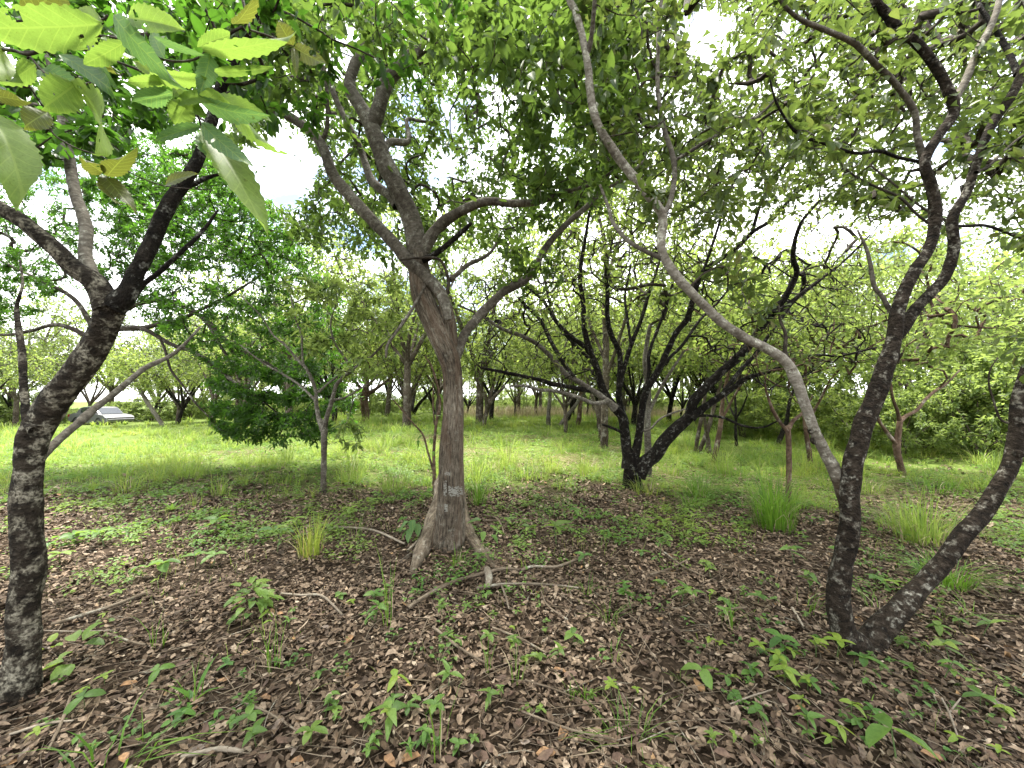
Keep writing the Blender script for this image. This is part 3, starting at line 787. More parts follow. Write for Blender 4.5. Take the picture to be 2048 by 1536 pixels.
tg = np.concatenate((poly_targets([(-150, -20), (560, -20), (520, 110), (440, 200), (330, 280), (120, 330), (-150, 380)], 1.75, 5.0, 480, g),
                     ball_targets((-1.9, 2.2, 4.4), (1.7, 1.5, 1.0), 130, g)))
tg = tg[gap_keep(tg, g)]
paths = grow(sk, tg, g, wiggle=.15)
acc = Acc(); twig_mesh(acc, paths); o = acc.obj('twigs', G['bark_twig'], left_root); o['kind'] = 'stuff'
Pl, Dl, Nl, Ll = clothe(paths, g, 18, .085, 'spray', along=.5, jit=.8)
finish_crown(left_root, Pl, Dl, Nl, Ll, .50, 'ovate', G['leaf_dark'], .25, .2, 200)

# ------------------------------------------------------------------ three-stemmed tree
bR = ground(1705, 1296); dR = depth_of(bR)
right_root, sk = tree('three_stemmed_tree', 'tree with three diverging stems, two brown flecked and one pale, rising from one mossy base', bR, [
    ('trunk', 'bark_right', dR, dR + .12, [(1716, 1302, 74), (1690, 1268, 60), (1676, 1205, 52), (1681, 1144, 48), (1693, 1090, 46), (1700, 1035, 44), (1700, 987, 43), (1703, 945, 43), (1714, 897, 45), (1730, 843, 43), (1753, 788, 43), (1771, 734, 42), (1783, 695, 38), (1791, 660, 35), (1793, 629, 32), (1811, 578, 31), (1831, 539, 29), (1858, 497, 27), (1871, 435, 29), (1863, 373, 27), (1850, 322, 25), (1879, 269, 25), (1905, 232, 26), (1904, 199, 27), (1871, 133, 24), (1834, 87, 23), (1792, 54, 22), (1771, 25, 22), (1751, 0, 20), (1735, -60, 15), (1740, -130, 10)],
     dict(sides=36, res=.013, rough=.09, ridge=.03, into=.2, plates=.05, pst=(1.2, 1.2, 1.2), **{'from': .6})),
    ('stem', 'bark_pale', dR + .085, dR + .05, [(1702, 1085, 21.6), (1694, 1030, 27.0), (1683, 985, 28.8), (1668, 938, 27.9), (1646, 899, 25.2), (1625, 851, 24.3), (1609, 804, 23.4), (1590, 758, 24.3), (1572, 724, 24.3), (1538, 699, 22.5), (1499, 681, 20.7), (1453, 652, 19.8), (1418, 620, 19.8), (1386, 589, 18.9), (1352, 551, 19.8), (1330, 518, 18.0), (1322, 486, 18.0), (1325, 452, 18.9), (1323, 424, 18.9), (1295, 389, 18.9), (1256, 340, 18.0), (1225, 298, 17.1), (1196, 250, 16.2), (1183, 200, 16.2), (1175, 130, 14.4), (1167, 85, 14.4), (1154, 31, 13.5), (1137, -5, 12.6), (1115, -70, 9.9), (1100, -140, 7.2)],
     dict(sides=28, res=.014, rough=.13, plates=.05, pst=(1.5, 1.5, 1.5), flare=0, **{'from': .45})),
    ('stem', 'bark_right', dR + .02, dR + .18, [(1728, 1308, 62), (1752, 1268, 56), (1780, 1238, 54), (1811, 1206, 50), (1848, 1168, 46), (1890, 1119, 45), (1928, 1066, 45), (1966, 1025, 44), (2002, 967, 42), (2024, 921, 41), (2034, 870, 40), (2036, 825, 40), (2048, 768, 38), (2075, 690, 34), (2110, 600, 30), (2140, 480, 25), (2150, 350, 20), (2130, 220, 14)],
     dict(sides=36, res=.014, rough=.09, ridge=.03, plates=.05, pst=(1.2, 1.2, 1.2), **{'from': .6})),
    ('limb', 'bark_right', dR + .13, dR + .25, [(1786, 680, 28), (1807, 656, 28), (1835, 613, 28), (1881, 566, 28), (1901, 527, 28), (1908, 490, 27), (1904, 440, 26), (1920, 408, 24), (1934, 383, 23), (1958, 311, 23), (1987, 244, 24), (2024, 190, 25), (2046, 141, 24), (2070, 80, 20), (2085, 0, 16), (2080, -80, 10)], dict(sides=22, res=.018, rough=.08)),
    ('limb', 'bark_smooth', dR + .2, dR + .45, [(1905, 205, 21), (1929, 166, 20), (1954, 104, 19), (1983, 50, 18), (1999, 0, 16), (2010, -70, 10)], dict(sides=14)),
    ('limb', 'bark_dark', dR + .25, dR + .6, [(2036, 148, 16), (2012, 95, 15), (1983, 48, 13), (1958, 8, 11), (1950, -50, 7)], dict(sides=12)),
    ('limb', 'bark_smooth', dR + .15, dR - .2, [(1848, 325, 17), (1834, 269, 16), (1829, 224, 16), (1796, 174, 15), (1751, 128, 15), (1709, 87, 14), (1655, 62, 12), (1598, 37, 10), (1560, 0, 8), (1540, -50, 6)], dict(sides=14)),
    ('limb', 'bark_dark', dR + .15, dR - .15, [(1852, 330, 9), (1834, 323, 9), (1796, 315, 9), (1759, 302, 9), (1709, 306, 8), (1647, 286, 8), (1593, 265, 7), (1555, 210, 5), (1540, 160, 4)], dict(sides=10)),
    ('limb', 'bark_smooth', dR + .1, dR + .5, [(1323, 428, 12), (1338, 410, 11), (1349, 356, 11), (1345, 310, 11), (1328, 257, 10), (1316, 186, 9), (1316, 103, 8), (1320, 20, 7), (1335, -50, 5)], dict(sides=12)),
    ('limb', 'bark_twig', dR + .25, dR + .6, [(1346, 322, 7), (1375, 306, 8), (1407, 286, 8), (1457, 257, 7), (1515, 232, 6), (1560, 190, 4)], dict(sides=8)),
    ('limb', 'bark_smooth', dR + .07, dR + .4, [(1324, 516, 10), (1290, 502, 9), (1254, 480, 9), (1226, 445, 8), (1217, 415, 7), (1200, 370, 5)], dict(sides=10)),
    ('limb', 'bark_smooth', dR + .06, dR - .15, [(1170, 112, 10), (1180, 90, 10), (1187, 34, 9), (1190, -10, 8), (1195, -60, 5)], dict(sides=10)),
    ('limb', 'bark_smooth', dR + .12, dR + .2, [(1790, 632, 13), (1776, 614, 12), (1764, 592, 11), (1749, 574, 11), (1741, 531, 10), (1733, 498, 8), (1715, 460, 5)], dict(sides=10)),
    ('limb', 'bark_dark', dR + .17, dR + .35, [(1908, 452, 9), (1935, 452, 9), (1970, 451, 9), (2005, 462, 8), (2048, 478, 6), (2110, 480, 4)], dict(sides=10)),
    ('limb', 'bark_dark', dR + .18, dR + .2, [(1930, 400, 13), (1926, 386, 11), (1923, 371, 8)], dict(sides=10, bare=True)),
    ('limb', 'bark_twig', dR + .08, dR + .2, [(1574, 722, 10), (1570, 700, 9), (1571, 668, 8), (1560, 640, 6), (1557, 610, 4)], dict(sides=8, bare=True)),
    ('limb', 'bark_right', dR + .1, dR + .05, [(1790, 722, 14), (1800, 712, 9), (1805, 706, 5)], dict(sides=8, bare=True)),
    ('limb', 'bark_twig', dR + .1, dR + .05, [(2015, 845, 7), (2000, 838, 6), (1988, 805, 6), (1978, 770, 5), (1980, 740, 4), (1996, 715, 3)], dict(sides=8, bare=True)),
    ('limb', 'bark_twig', dR + .12, dR + .5, [(1952, 345, 9), (1980, 330, 8), (2010, 300, 7), (2048, 270, 6), (2100, 250, 4)], dict(sides=8)),
    ('limb', 'bark_twig', dR + .2, dR + .55, [(1866, 452, 8), (1835, 430, 7), (1800, 395, 7), (1755, 375, 6), (1700, 345, 5), (1660, 300, 4)], dict(sides=8)),
    ('limb', 'bark_twig', dR + .2, dR + .5, [(1900, 445, 7), (1870, 430, 7), (1830, 405, 6), (1790, 370, 5), (1740, 330, 5)], dict(sides=8)),
])
# knots: cut branch scars
for (px, py, w, dd, mt) in ((1717, 884, 20, -.048, 'bark_pale'), (1634, 881, 16, -.022, 'bark_right'), (1624, 862, 10, -.020, 'bark_right'), (2038, 908, 15, -.045, 'bark_right')):
    p = at(px, py, dR + .09 + dd); r = w * .5 * dR / F
    acc = Acc(); rows = []
    vdir = unit(np.array((p[0] * .6, p[1], 0)))
    for a, rr in ((.03, 1.2), (.004, 1.1), (-.005, .92), (-.003, .70), (.004, .5), (.006, .12)):
        rows.append((*(p + vdir * a), r * rr))
    rows = np.array(rows); tube(acc, rows[:, :3], rows[:, 3], 14, .10, 0, True, seed=int(px))
    ob = acc.obj('knot', G[mt], right_root)
g = np.random.default_rng(103)
tg = np.concatenate((poly_targets([(1120, -20), (2140, -20), (2140, 250), (1990, 330), (1880, 260), (1800, 330), (1700, 350), (1560, 400), (1400, 470), (1300, 430), (1180, 300)], 2.1, 5.2, 1150, g),
                     poly_targets([(1150, -20), (2140, -20), (2140, 420), (1900, 480), (1600, 430), (1300, 480)], 4.0, 7.0, 1050, g),
                     poly_targets([(1880, 300), (2140, 280), (2140, 560), (1980, 470)], 2.2, 4.0, 50, g),
                     poly_targets([(1400, 450), (1560, 420), (1560, 640), (1440, 640)], 2.3, 2.9, 14, g),
                     poly_targets([(1980, 640), (2140, 600), (2140, 760), (2000, 720)], 2.3, 3.0, 14, g),
                     poly_targets([(1700, 330), (1850, 380), (1800, 420), (1660, 400)], 2.4, 3.8, 26, g),
                     ball_targets((1.7, 2.0, 4.9), (2.0, 1.7, .9), 120, g)))
tg = tg[gap_keep(tg, g)]
paths = grow(sk, tg, g, wiggle=.15)
acc = Acc(); twig_mesh(acc, paths); o = acc.obj('twigs', G['bark_twig'], right_root); o['kind'] = 'stuff'
Pl, Dl, Nl, Ll = clothe(paths, g, 13, .076, 'rosette', along=.35, spread=1.1, jit=1.0)
k = gap_keep(Pl, g); finish_crown(right_root, Pl[k], Dl[k], Nl[k], Ll[k], .50, 'obovate', G['leaf_olive'], .22, .15, 290)

# ------------------------------------------------------------------ blackish many-stemmed tree
bB = ground(1265, 976); dB = depth_of(bB)
LB = lambda tr, a=0., b=0., m='bark_dark', s=10, **k: ('limb', m, dB + a, dB + b, tr, dict(sides=s, **k))
black_root, sk = tree('blackish_tree', 'blackish many-stemmed tree whose bare limbs fan out low above the litter', bB, [
    ('trunk', 'bark_dark', dB, dB, [(1266, 980, 46), (1265, 955, 38), (1266, 930, 34), (1262, 905, 26)], dict(sides=32, res=.02, rough=.12, ridge=.05, into=.25, bare=True, plates=.06)),
    LB([(1258, 935, 24), (1254, 906, 20), (1250, 867, 19), (1244, 834, 19), (1226, 812, 18), (1213, 791, 16), (1201, 766, 15), (1195, 740, 13), (1181, 702, 12), (1169, 660, 11), (1166, 603, 10), (1160, 551, 9), (1170, 480, 7), (1180, 420, 5)], 0, .4, s=14),
    LB([(1270, 945, 22), (1269, 916, 19), (1277, 877, 16), (1283, 828, 15), (1289, 793, 15), (1301, 766, 14), (1320, 734, 13), (1351, 668, 12), (1375, 636, 12), (1394, 570, 12), (1408, 542, 12), (1445, 516, 10), (1472, 498, 10), (1506, 464, 9), (1544, 439, 9), (1598, 381, 8), (1655, 358, 7), (1710, 320, 5)], 0, -.5, s=14),
    LB([(1274, 950, 28), (1285, 932, 28), (1305, 914, 28), (1334, 876, 27), (1357, 853, 26), (1379, 832, 24), (1385, 806, 22), (1408, 779, 20), (1437, 749, 19), (1468, 722, 19), (1495, 696, 18), (1519, 660, 17), (1542, 632, 16), (1573, 590, 15), (1593, 545, 13), (1586, 510, 11), (1600, 450, 8), (1640, 400, 5)], -.05, -.9, s=18, rough=.12),
    LB([(1382, 836, 17), (1398, 823, 16), (1418, 808, 15), (1437, 795, 14), (1466, 776, 13), (1492, 757, 11), (1530, 745, 10), (1562, 734, 9), (1589, 718, 8), (1640, 710, 7), (1679, 712, 6), (1753, 695, 5)], -.3, -1.0),
    LB([(1448, 782, 9), (1480, 742, 9), (1508, 712, 9), (1524, 690, 8), (1560, 640, 7), (1600, 590, 6), (1660, 545, 5)], -.4, .2),
    LB([(1386, 838, 8), (1400, 831, 7), (1445, 835, 6), (1484, 851, 6), (1523, 855, 5), (1560, 840, 4)], -.3, -.8, s=7, bare=True),
    LB([(1548, 628, 11), (1573, 612, 11), (1605, 586, 10), (1640, 560, 8), (1690, 520, 6), (1740, 470, 4)], -.7, -.5),
    LB([(1252, 850, 13), (1245, 826, 13), (1238, 799, 13), (1238, 769, 12), (1240, 746, 12), (1239, 705, 11), (1223, 671, 11), (1215, 637, 10), (1215, 585, 9), (1212, 540, 7), (1225, 480, 5)], .1, .8),
    LB([(1239, 776, 9), (1250, 730, 9), (1262, 691, 9), (1283, 637, 8), (1300, 580, 7), (1320, 520, 5)], .2, 1.0),
    LB([(1230, 817, 15), (1214, 802, 13), (1197, 789, 12), (1174, 774, 11), (1148, 758, 11), (1133, 750, 10), (1113, 726, 10), (1078, 691, 9), (1044, 672, 9), (1003, 657, 7), (960, 630, 5), (915, 610, 4)], 0, -.7, m='bark_smooth'),
    LB([(1205, 793, 11), (1189, 783, 10), (1158, 778, 10), (1129, 772, 9), (1103, 768, 9), (1080, 760, 8), (1010, 745, 7), (959, 735, 5)], 0, -.9, s=8),
    LB([(1216, 800, 9), (1205, 805, 9), (1185, 806, 8), (1162, 797, 8), (1131, 787, 8), (1103, 781, 7), (1080, 780, 7), (1050, 772, 6), (1022, 772, 4)], -.1, -.9, s=7, m='bark_smooth'),
    LB([(1246, 870, 7), (1240, 863, 6), (1222, 855, 6), (1205, 849, 5)], 0, -.3, s=8, bare=True),
    LB([(1182, 706, 11), (1165, 690, 10), (1140, 672, 10), (1110, 640, 8), (1085, 600, 7), (1050, 570, 5)], .2, .6, s=8),
    LB([(1147, 757, 10), (1120, 715, 9), (1100, 680, 8), (1080, 640, 7), (1040, 600, 5)], -.2, .4, s=8),
    LB([(1404, 545, 7), (1411, 530, 7), (1436, 455, 6), (1457, 385, 6), (1498, 315, 5), (1520, 250, 3)], -.3, -.2, s=8),
    LB([(1504, 466, 8), (1519, 414, 8), (1540, 369, 7), (1573, 323, 7), (1614, 282, 6), (1655, 240, 5), (1690, 190, 3)], -.4, -.6, s=8),
    LB([(1292, 788, 8), (1298, 740, 8), (1300, 700, 7), (1330, 620, 6), (1345, 560, 5), (1340, 500, 4)], .05, .8, s=8),
    LB([(1301, 766, 8), (1335, 720, 7), (1365, 690, 7), (1400, 640, 6), (1440, 600, 5), (1470, 560, 4)], 0, .9, s=8),
    LB([(1280, 862, 5), (1300, 858, 4), (1320, 838, 4), (1345, 826, 4), (1370, 818, 3)], 0, .4, s=7, bare=True, m='bark_smooth'),
    LB([(1196, 745, 8), (1180, 720, 7), (1150, 690, 7), (1120, 655, 6), (1100, 610, 5), (1090, 560, 4)], .2, 1.2, s=8),
    LB([(1262, 692, 6), (1255, 640, 6), (1250, 590, 5), (1262, 530, 4)], .4, 1.2, s=7),
])
g = np.random.default_rng(104)
tg = np.concatenate((poly_targets([(930, 560), (1120, 420), (1250, 330), (1420, 250), (1620, 190), (1760, 300), (1790, 480), (1720, 600), (1600, 600), (1450, 560), (1300, 560), (1150, 590), (1000, 680)], 5.4, 9.5, 900, g),
                     poly_targets([(960, 640), (1180, 600), (1180, 720), (1030, 740), (940, 720)], 5.2, 8.2, 80, g),
                     poly_targets([(1500, 600), (1740, 560), (1740, 700), (1560, 720)], 5.4, 8.2, 60, g)))
tg = tg[gap_keep(tg, g)]
paths = grow(sk, tg, g, wiggle=.12, tip=.0035)
acc = Acc(); twig_mesh(acc, paths); o = acc.obj('twigs', G['bark_twig'], black_root); o['kind'] = 'stuff'
tgb = np.concatenate((poly_targets([(930, 560), (1130, 500), (1220, 560), (1200, 760), (1010, 780), (940, 720)], 5.0, 8.2, 230, g), poly_targets([(1340, 520), (1700, 480), (1760, 720), (1560, 800), (1400, 740)], 5.0, 8.4, 230, g), poly_targets([(1150, 420), (1420, 380), (1420, 640), (1180, 640)], 5.6, 8.4, 120, g)))
acc = Acc(); twig_mesh(acc, grow(sk, tgb, g, wiggle=.16, up=.10, tip=.005)); o = acc.obj('twigs', G['bark_dark'], black_root); o['kind'] = 'stuff'
Pl, Dl, Nl, Ll = clothe(paths, g, 7, .092, 'rosette', along=.6, spread=1.1, jit=1.6)
k = gap_keep(Pl, g); finish_crown(black_root, Pl[k], Dl[k], Nl[k], Ll[k], .46, 'obovate', G['leaf_yellow'], .22, .15, 120, min_px=8)

# ------------------------------------------------------------------ slim forked tree with pale bark, and the dense dark tree behind it
bS = ground(646, 988); dS = depth_of(bS)
small_root, sk = tree('slim_tree', 'slim pale barked tree forking at waist height beside dense dark foliage', bS, [
    ('trunk', 'bark_smooth', dS, dS, [(646, 990, 17.0), (647, 965, 12.8), (648, 910, 11.9), (648, 880, 12.8), (648, 858, 12.8), (640, 838, 10.2)], dict(sides=16, into=.2, bare=True)),
    ('limb', 'bark_smooth', dS, dS + .1, [(646, 862, 9.3), (637, 835, 9.3), (632, 800, 8.5), (632, 784, 7.6), (622, 755, 7.6), (611, 735, 6.8), (595, 719, 6.0), (570, 690, 5.1), (547, 671, 4.2), (520, 630, 3.4), (480, 590, 2.5)], dict(sides=10)),
    ('limb', 'bark_smooth', dS, dS - .3, [(648, 858, 10.2), (655, 830, 10.2), (661, 812, 9.3), (667, 790, 8.5), (674, 768, 8.5), (697, 746, 7.6), (708, 738, 6.8), (726, 724, 6.0), (744, 712, 5.1), (765, 690, 4.2), (778, 671, 3.4), (800, 640, 2.5)], dict(sides=10)),
    ('limb', 'bark_smooth', dS, dS + .2, [(633, 803, 6.0), (620, 790, 6.0), (605, 775, 5.1), (585, 760, 5.1), (560, 745, 4.2), (536, 732, 4.2), (510, 714, 3.4), (480, 690, 2.5)], dict(sides=8)),
    ('limb', 'bark_smooth', dS + .05, dS + .3, [(606, 728, 5.1), (604, 695, 4.2), (603, 670, 4.2), (592, 640, 4.2), (585, 610, 3.4), (580, 580, 2.5)], dict(sides=8)),
    ('limb', 'bark_smooth', dS - .1, dS - .2, [(703, 740, 6.0), (690, 715, 5.1), (675, 695, 4.2), (664, 670, 4.2), (662, 640, 3.4), (672, 610, 2.5)], dict(sides=8)),
    ('limb', 'bark_smooth', dS - .1, dS + .1, [(668, 800, 4.2), (690, 795, 4.2), (715, 780, 3.4), (740, 765, 2.5), (765, 740, 2.5)], dict(sides=8)),
    ('limb', 'bark_smooth', dS, dS + .2, [(636, 785, 5.1), (655, 768, 5.1), (676, 752, 4.2), (690, 740, 3.4)], dict(sides=8, bare=True)),
])
g = np.random.default_rng(105)
tg = np.concatenate((poly_targets([(560, 560), (800, 540), (830, 640), (780, 740), (690, 760), (600, 700)], dS - 1.0, dS + 1.1, 110, g),
                     poly_targets([(670, 830), (730, 850), (725, 920), (670, 920)], dS - .3, dS + .2, 8, g)))
paths = grow(sk, tg, g, wiggle=.12, tip=.0028)
acc = Acc(); twig_mesh(acc, paths); o = acc.obj('twigs', G['bark_twig'], small_root); o['kind'] = 'stuff'
Pl, Dl, Nl, Ll = clothe(paths, g, 15, .13, 'rosette', along=.3, spread=1.1)
finish_crown(small_root, Pl, Dl, Nl, Ll, .36, 'lance', G['leaf_fresh'], .22, .25, 90)

bD = ground(62, 946); dD = depth_of(bD)
dark_root, sk = tree('dense_tree', 'dense dark green tree with low hanging sprays behind the slim pale tree', bD, [
    ('trunk', 'bark_dark', dD, dD - .2, [(62, 950, 34), (72, 900, 30), (100, 830, 27), (135, 770, 25), (175, 705, 24), (200, 670, 22)], dict(sides=16, into=.2, bare=True)),
    ('limb', 'bark_twig', dD - .2, dD - .6, [(190, 680, 16), (230, 660, 14), (285, 656, 13), (330, 645, 11), (359, 640, 10), (400, 620, 8), (450, 595, 7), (500, 565, 5), (540, 540, 3)], dict(sides=10)),
    ('limb', 'bark_twig', dD - .2, dD - .9, [(200, 672, 14), (250, 655, 12), (292, 660, 11), (341, 688, 10), (390, 705, 9), (427, 732, 8), (470, 765, 7), (510, 790, 5), (560, 830, 3)], dict(sides=10)),
    ('limb', 'bark_twig', dD - .2, dD - .5, [(205, 660, 14), (260, 615, 12), (330, 600, 10), (380, 620, 10), (420, 647, 11), (450, 680, 10), (490, 705, 8), (540, 730, 6), (580, 755, 4)], dict(sides=10)),
    ('limb', 'bark_twig', dD - .6, dD - .9, [(318, 672, 7), (330, 700, 6), (342, 740, 6), (365, 770, 5), (392, 808, 4), (420, 835, 3)], dict(sides=8)),
    ('limb', 'bark_twig', dD - .2, dD - .2, [(190, 680, 16), (120, 650, 12), (60, 662, 10), (10, 670, 8), (-50, 660, 5)], dict(sides=10)),
    ('limb', 'bark_twig', dD - .2, dD + .3, [(200, 668, 16), (230, 600, 14), (280, 520, 12), (330, 440, 9), (390, 380, 6), (450, 340, 4)], dict(sides=10)),
    ('limb', 'bark_twig', dD - .2, dD + .3, [(195, 672, 14), (150, 600, 12), (80, 560, 10), (0, 520, 7), (-60, 470, 4)], dict(sides=10)),
    ('limb', 'bark_twig', dD - .3, dD - .6, [(415, 645, 8), (440, 690, 7), (468, 735, 6), (480, 760, 4)], dict(sides=8)),
])
g = np.random.default_rng(106)
xt = np.concatenate((poly_targets([(-60, 170), (160, 190), (330, 200), (480, 300), (330, 420), (120, 400), (-60, 420)], dD - .5, dD + 3.0, 330, g), poly_targets([(380, 690), (640, 700), (730, 760), (720, 880), (600, 870), (430, 885)], dD - 2.2, dD + .6, 130, g)))
tg = np.concatenate((xt, poly_targets([(250, 330), (420, 330), (560, 420), (640, 520), (690, 620), (690, 730), (600, 770), (480, 740), (360, 700), (280, 620), (230, 480)], dD - 2.2, dD + 1.8, 900, g),
                     poly_targets([(420, 720), (560, 730), (680, 760), (720, 850), (650, 880), (540, 830), (440, 880), (420, 800)], dD - 1.8, dD + .2, 300, g),
                     poly_targets([(410, 800), (540, 800), (580, 860), (440, 880)], dD - 1.6, dD - .5, 80, g),
                     poly_targets([(-60, 400), (120, 380), (240, 330), (300, 420), (240, 560), (60, 620), (-60, 660)], dD - 1.0, dD + 2.4, 420, g),
                     poly_targets([(190, 250), (400, 300), (540, 400), (620, 520), (480, 560), (300, 520), (200, 400)], dD - 1.0, dD + 3.0, 620, g)))
tg[:, 2] = .45 * tg[:, 2] + .55 * np.round(tg[:, 2] / .42) * .42 + .14 * np.sin(tg[:, 0] * 2 + tg[:, 1]) + g.normal(0, .05, len(tg))
tg = tg[gap_keep(tg, g)]
paths = grow(sk, tg, g, wiggle=.14, up=-.03, tip=.0028)
acc = Acc(); twig_mesh(acc, paths); o = acc.obj('twigs', G['bark_twig'], dark_root); o['kind'] = 'stuff'
Pl, Dl, Nl, Ll = clothe(paths, g, 34, .080, 'spray', along=.8, spread=1.0, up_bias=1.2, jit=1.3)
finish_crown(dark_root, Pl, Dl, Nl, Ll, .42, 'ellipse', G['leaf_dark'], .18, .2, 160, min_px=8)
# ------------------------------------------------------------------ trees further off, each traced trunk with its own crown
def far_tree(name, label, stems, crown, leaf='leaf_yellow', bark='bark_far', n=90, per=11, L=.14, shift=(0, 0), seed=0, wr=.46):
    """stems: traces, the first starts at the ground. crown: (height of centre, radius, half height) in metres above the base"""
    px, py, _ = stems[0][0]
    b = ground(px, py); d = depth_of(b)
    limbs = [('trunk' if i == 0 else 'limb', bark, d, d + (.0 if i == 0 else (-1) ** i * .06 * d), tr, dict(sides=12 if i == 0 else 8, res=.08, rough=.12, into=.2 if i == 0 else 0, **{'from': .5})) for i, tr in enumerate(stems)]
    root, sk = tree(name, label, b, limbs, group=None)
    g = np.random.default_rng(300 + seed)
    top = sk[:, :3].mean(0)
    c = np.array((top[0] + shift[0], top[1] + shift[1], b[2] + crown[0]))
    n = int(n * 1.9); tg = ball_targets(c, (crown[1] * 1.1, crown[1] * 1.1, crown[2] * 1.3), n, g, .3)
    tg[:, 2] = np.maximum(tg[:, 2], b[2] + 1.3)
    paths = grow(sk, tg, g, wiggle=.14, tip=.005, seg=.3)
    acc = Acc(); twig_mesh(acc, paths, .015); o = acc.obj('twigs', G['bark_twig'] if bark != 'bark_red' else G['bark_red'], root); o['kind'] = 'stuff'
    P, D, N, LL = clothe(paths, g, per, L, 'rosette', along=.9, spread=1.1, jit=1.8)
    V, Q = leaves(P, D, N, LL, LL * wr, 'obovate', .22, .2)
    o = link('foliage', new_mesh('foliage', V - np.array(root.location), Q, None, G[leaf]), root); o['kind'] = 'stuff'
    return root

far_tree('grey_tree', 'straight grey trunk rising through the fan of the blackish tree, just behind its trunk', [[(1209, 897, 16), (1209, 850, 15), (1210, 800, 14), (1212, 700, 13), (1210, 600, 12), (1214, 520, 10)], [(1210, 760, 8), (1235, 690, 7), (1262, 600, 5)], [(1211, 720, 8), (1180, 650, 6), (1160, 590, 4)], [(1214, 530, 9), (1205, 460, 8), (1185, 400, 6), (1170, 330, 4)], [(1213, 560, 8), (1240, 480, 6), (1280, 400, 4)]], (6.2, 3.0, 2.0), n=230, seed=1)
far_tree('grey_tree', 'pale grey trunk seen close behind the base of the blackish tree', [[(1297, 953, 15), (1296, 900, 14), (1294, 850, 14), (1297, 790, 12), (1290, 720, 10), (1300, 650, 8)], [(1295, 830, 8), (1325, 770, 7), (1370, 700, 5)]], (4.6, 2.0, 1.2), n=90, bark='bark_smooth', seed=2)
far_tree('thin_tree', 'crossed thin trunk beside the low limb of the blackish tree, leaning slightly outward', [[(1392, 902, 9), (1396, 870, 8), (1404, 830, 8), (1414, 760, 6), (1420, 700, 4)]], (3.6, 1.7, 1.1), n=60, seed=3)
far_tree('thin_tree', 'pair of thin trunks meeting at the ground in a narrow V, beyond the blackish tree', [[(1398, 906, 10), (1408, 880, 9), (1417, 855, 9), (1432, 800, 7), (1450, 740, 5)], [(1417, 903, 11), (1416, 880, 9), (1412, 858, 8), (1408, 830, 6)]], (3.4, 1.7, 1.1), n=60, seed=4)
far_tree('thin_tree', 'pinkish brown slightly bent trunk alone in the grass past the blackish tree', [[(1428, 928, 12), (1433, 895, 11), (1441, 850, 10), (1446, 800, 8), (1462, 720, 6)], [(1443, 840, 6), (1470, 790, 5), (1500, 740, 4)]], (3.6, 2.0, 1.1), n=80, bark='bark_red', seed=5)
far_tree('thin_tree', 'reddish trunk in the grass just behind the pale stem of the three-stemmed tree', [[(1622, 934, 13), (1619, 910, 11), (1613, 870, 10), (1608, 820, 9), (1612, 760, 7)], [(1611, 850, 7), (1640, 800, 6), (1660, 760, 4)]], (3.2, 1.7, 1.1), n=80, bark='bark_red', leaf='leaf_fresh', seed=6)
far_tree('sapling', 'slender reddish sapling with a crooked fork standing in a thick grass tuft', [[(1577, 1016, 13), (1577, 980, 12), (1578, 920, 12), (1577, 880, 12), (1576, 852, 11)], [(1575, 862, 8), (1560, 845, 8), (1546, 822, 8), (1538, 800, 6), (1530, 770, 4), (1535, 730, 3)], [(1577, 858, 9), (1586, 842, 9), (1598, 832, 8), (1612, 818, 5), (1625, 790, 3)]], (2.3, .7, .5), n=16, per=8, L=.09, bark='bark_red', leaf='leaf_olive', seed=7)
far_tree('red_tree', 'reddish forked tree in front of the dense green thicket, its trunk bent like a knee', [[(1806, 952, 17), (1798, 920, 16), (1793, 893, 17), (1797, 865, 14), (1800, 840, 13)], [(1794, 890, 10), (1776, 868, 9), (1758, 842, 8), (1745, 815, 6), (1740, 780, 4)], [(1799, 843, 10), (1812, 832, 10), (1834, 820, 9), (1850, 800, 8), (1870, 782, 8), (1890, 770, 6), (1920, 740, 4)], [(1799, 840, 9), (1794, 820, 8), (1785, 795, 7), (1780, 760, 5), (1770, 720, 3)]], (3.6, 1.8, 1.2), n=130, bark='bark_red', leaf='leaf_fresh', seed=8)
far_tree('leaning_tree', 'pale trunk leaning strongly over sunny grass, well beyond the crooked tree', [[(326, 852, 11), (317, 838, 10), (297, 808, 10), (283, 785, 9), (272, 765, 8), (262, 735, 6)], [(285, 788, 6), (300, 760, 5), (325, 735, 4)]], (4.0, 3.2, 1.2), n=140, L=.2, bark='bark_smooth', seed=9)
far_tree('double_tree', 'reddish brown double trunk past the slim pale tree, branching like a candlestick', [[(732, 842, 15), (731, 815, 13), (730, 788, 12), (736, 750, 9), (742, 700, 6)], [(728, 838, 8), (725, 810, 8), (722, 785, 6)], [(740, 715, 7), (735, 660, 6), (728, 600, 4)], [(731, 790, 8), (712, 765, 7), (694, 748, 5)], [(733, 790, 9), (760, 772, 7), (790, 750, 5)]], (5.6, 3.8, 2.2), n=230, L=.19, bark='bark_red', seed=10)
far_tree('grey_tree', 'straight dim grey trunk between the double trunk and the straight fissured tree', [[(775, 833, 11), (777, 800, 10), (781, 760, 9), (784, 700, 8), (786, 650, 6), (780, 590, 4)]], (7.0, 3.8, 2.4), n=240, L=.19, leaf='leaf_olive', seed=11)
far_tree('spreading_tree', 'dark V-shaped trunk low in the grass just beside the straight fissured tree', [[(824, 829, 10), (822, 812, 9), (812, 790, 7), (800, 765, 5)], [(826, 828, 8), (838, 808, 7), (850, 795, 6), (866, 775, 4)], [(824, 820, 6), (828, 795, 6), (836, 760, 4)]], (4.2, 2.8, 1.2), n=110, L=.2, bark='bark_dark', seed=12)
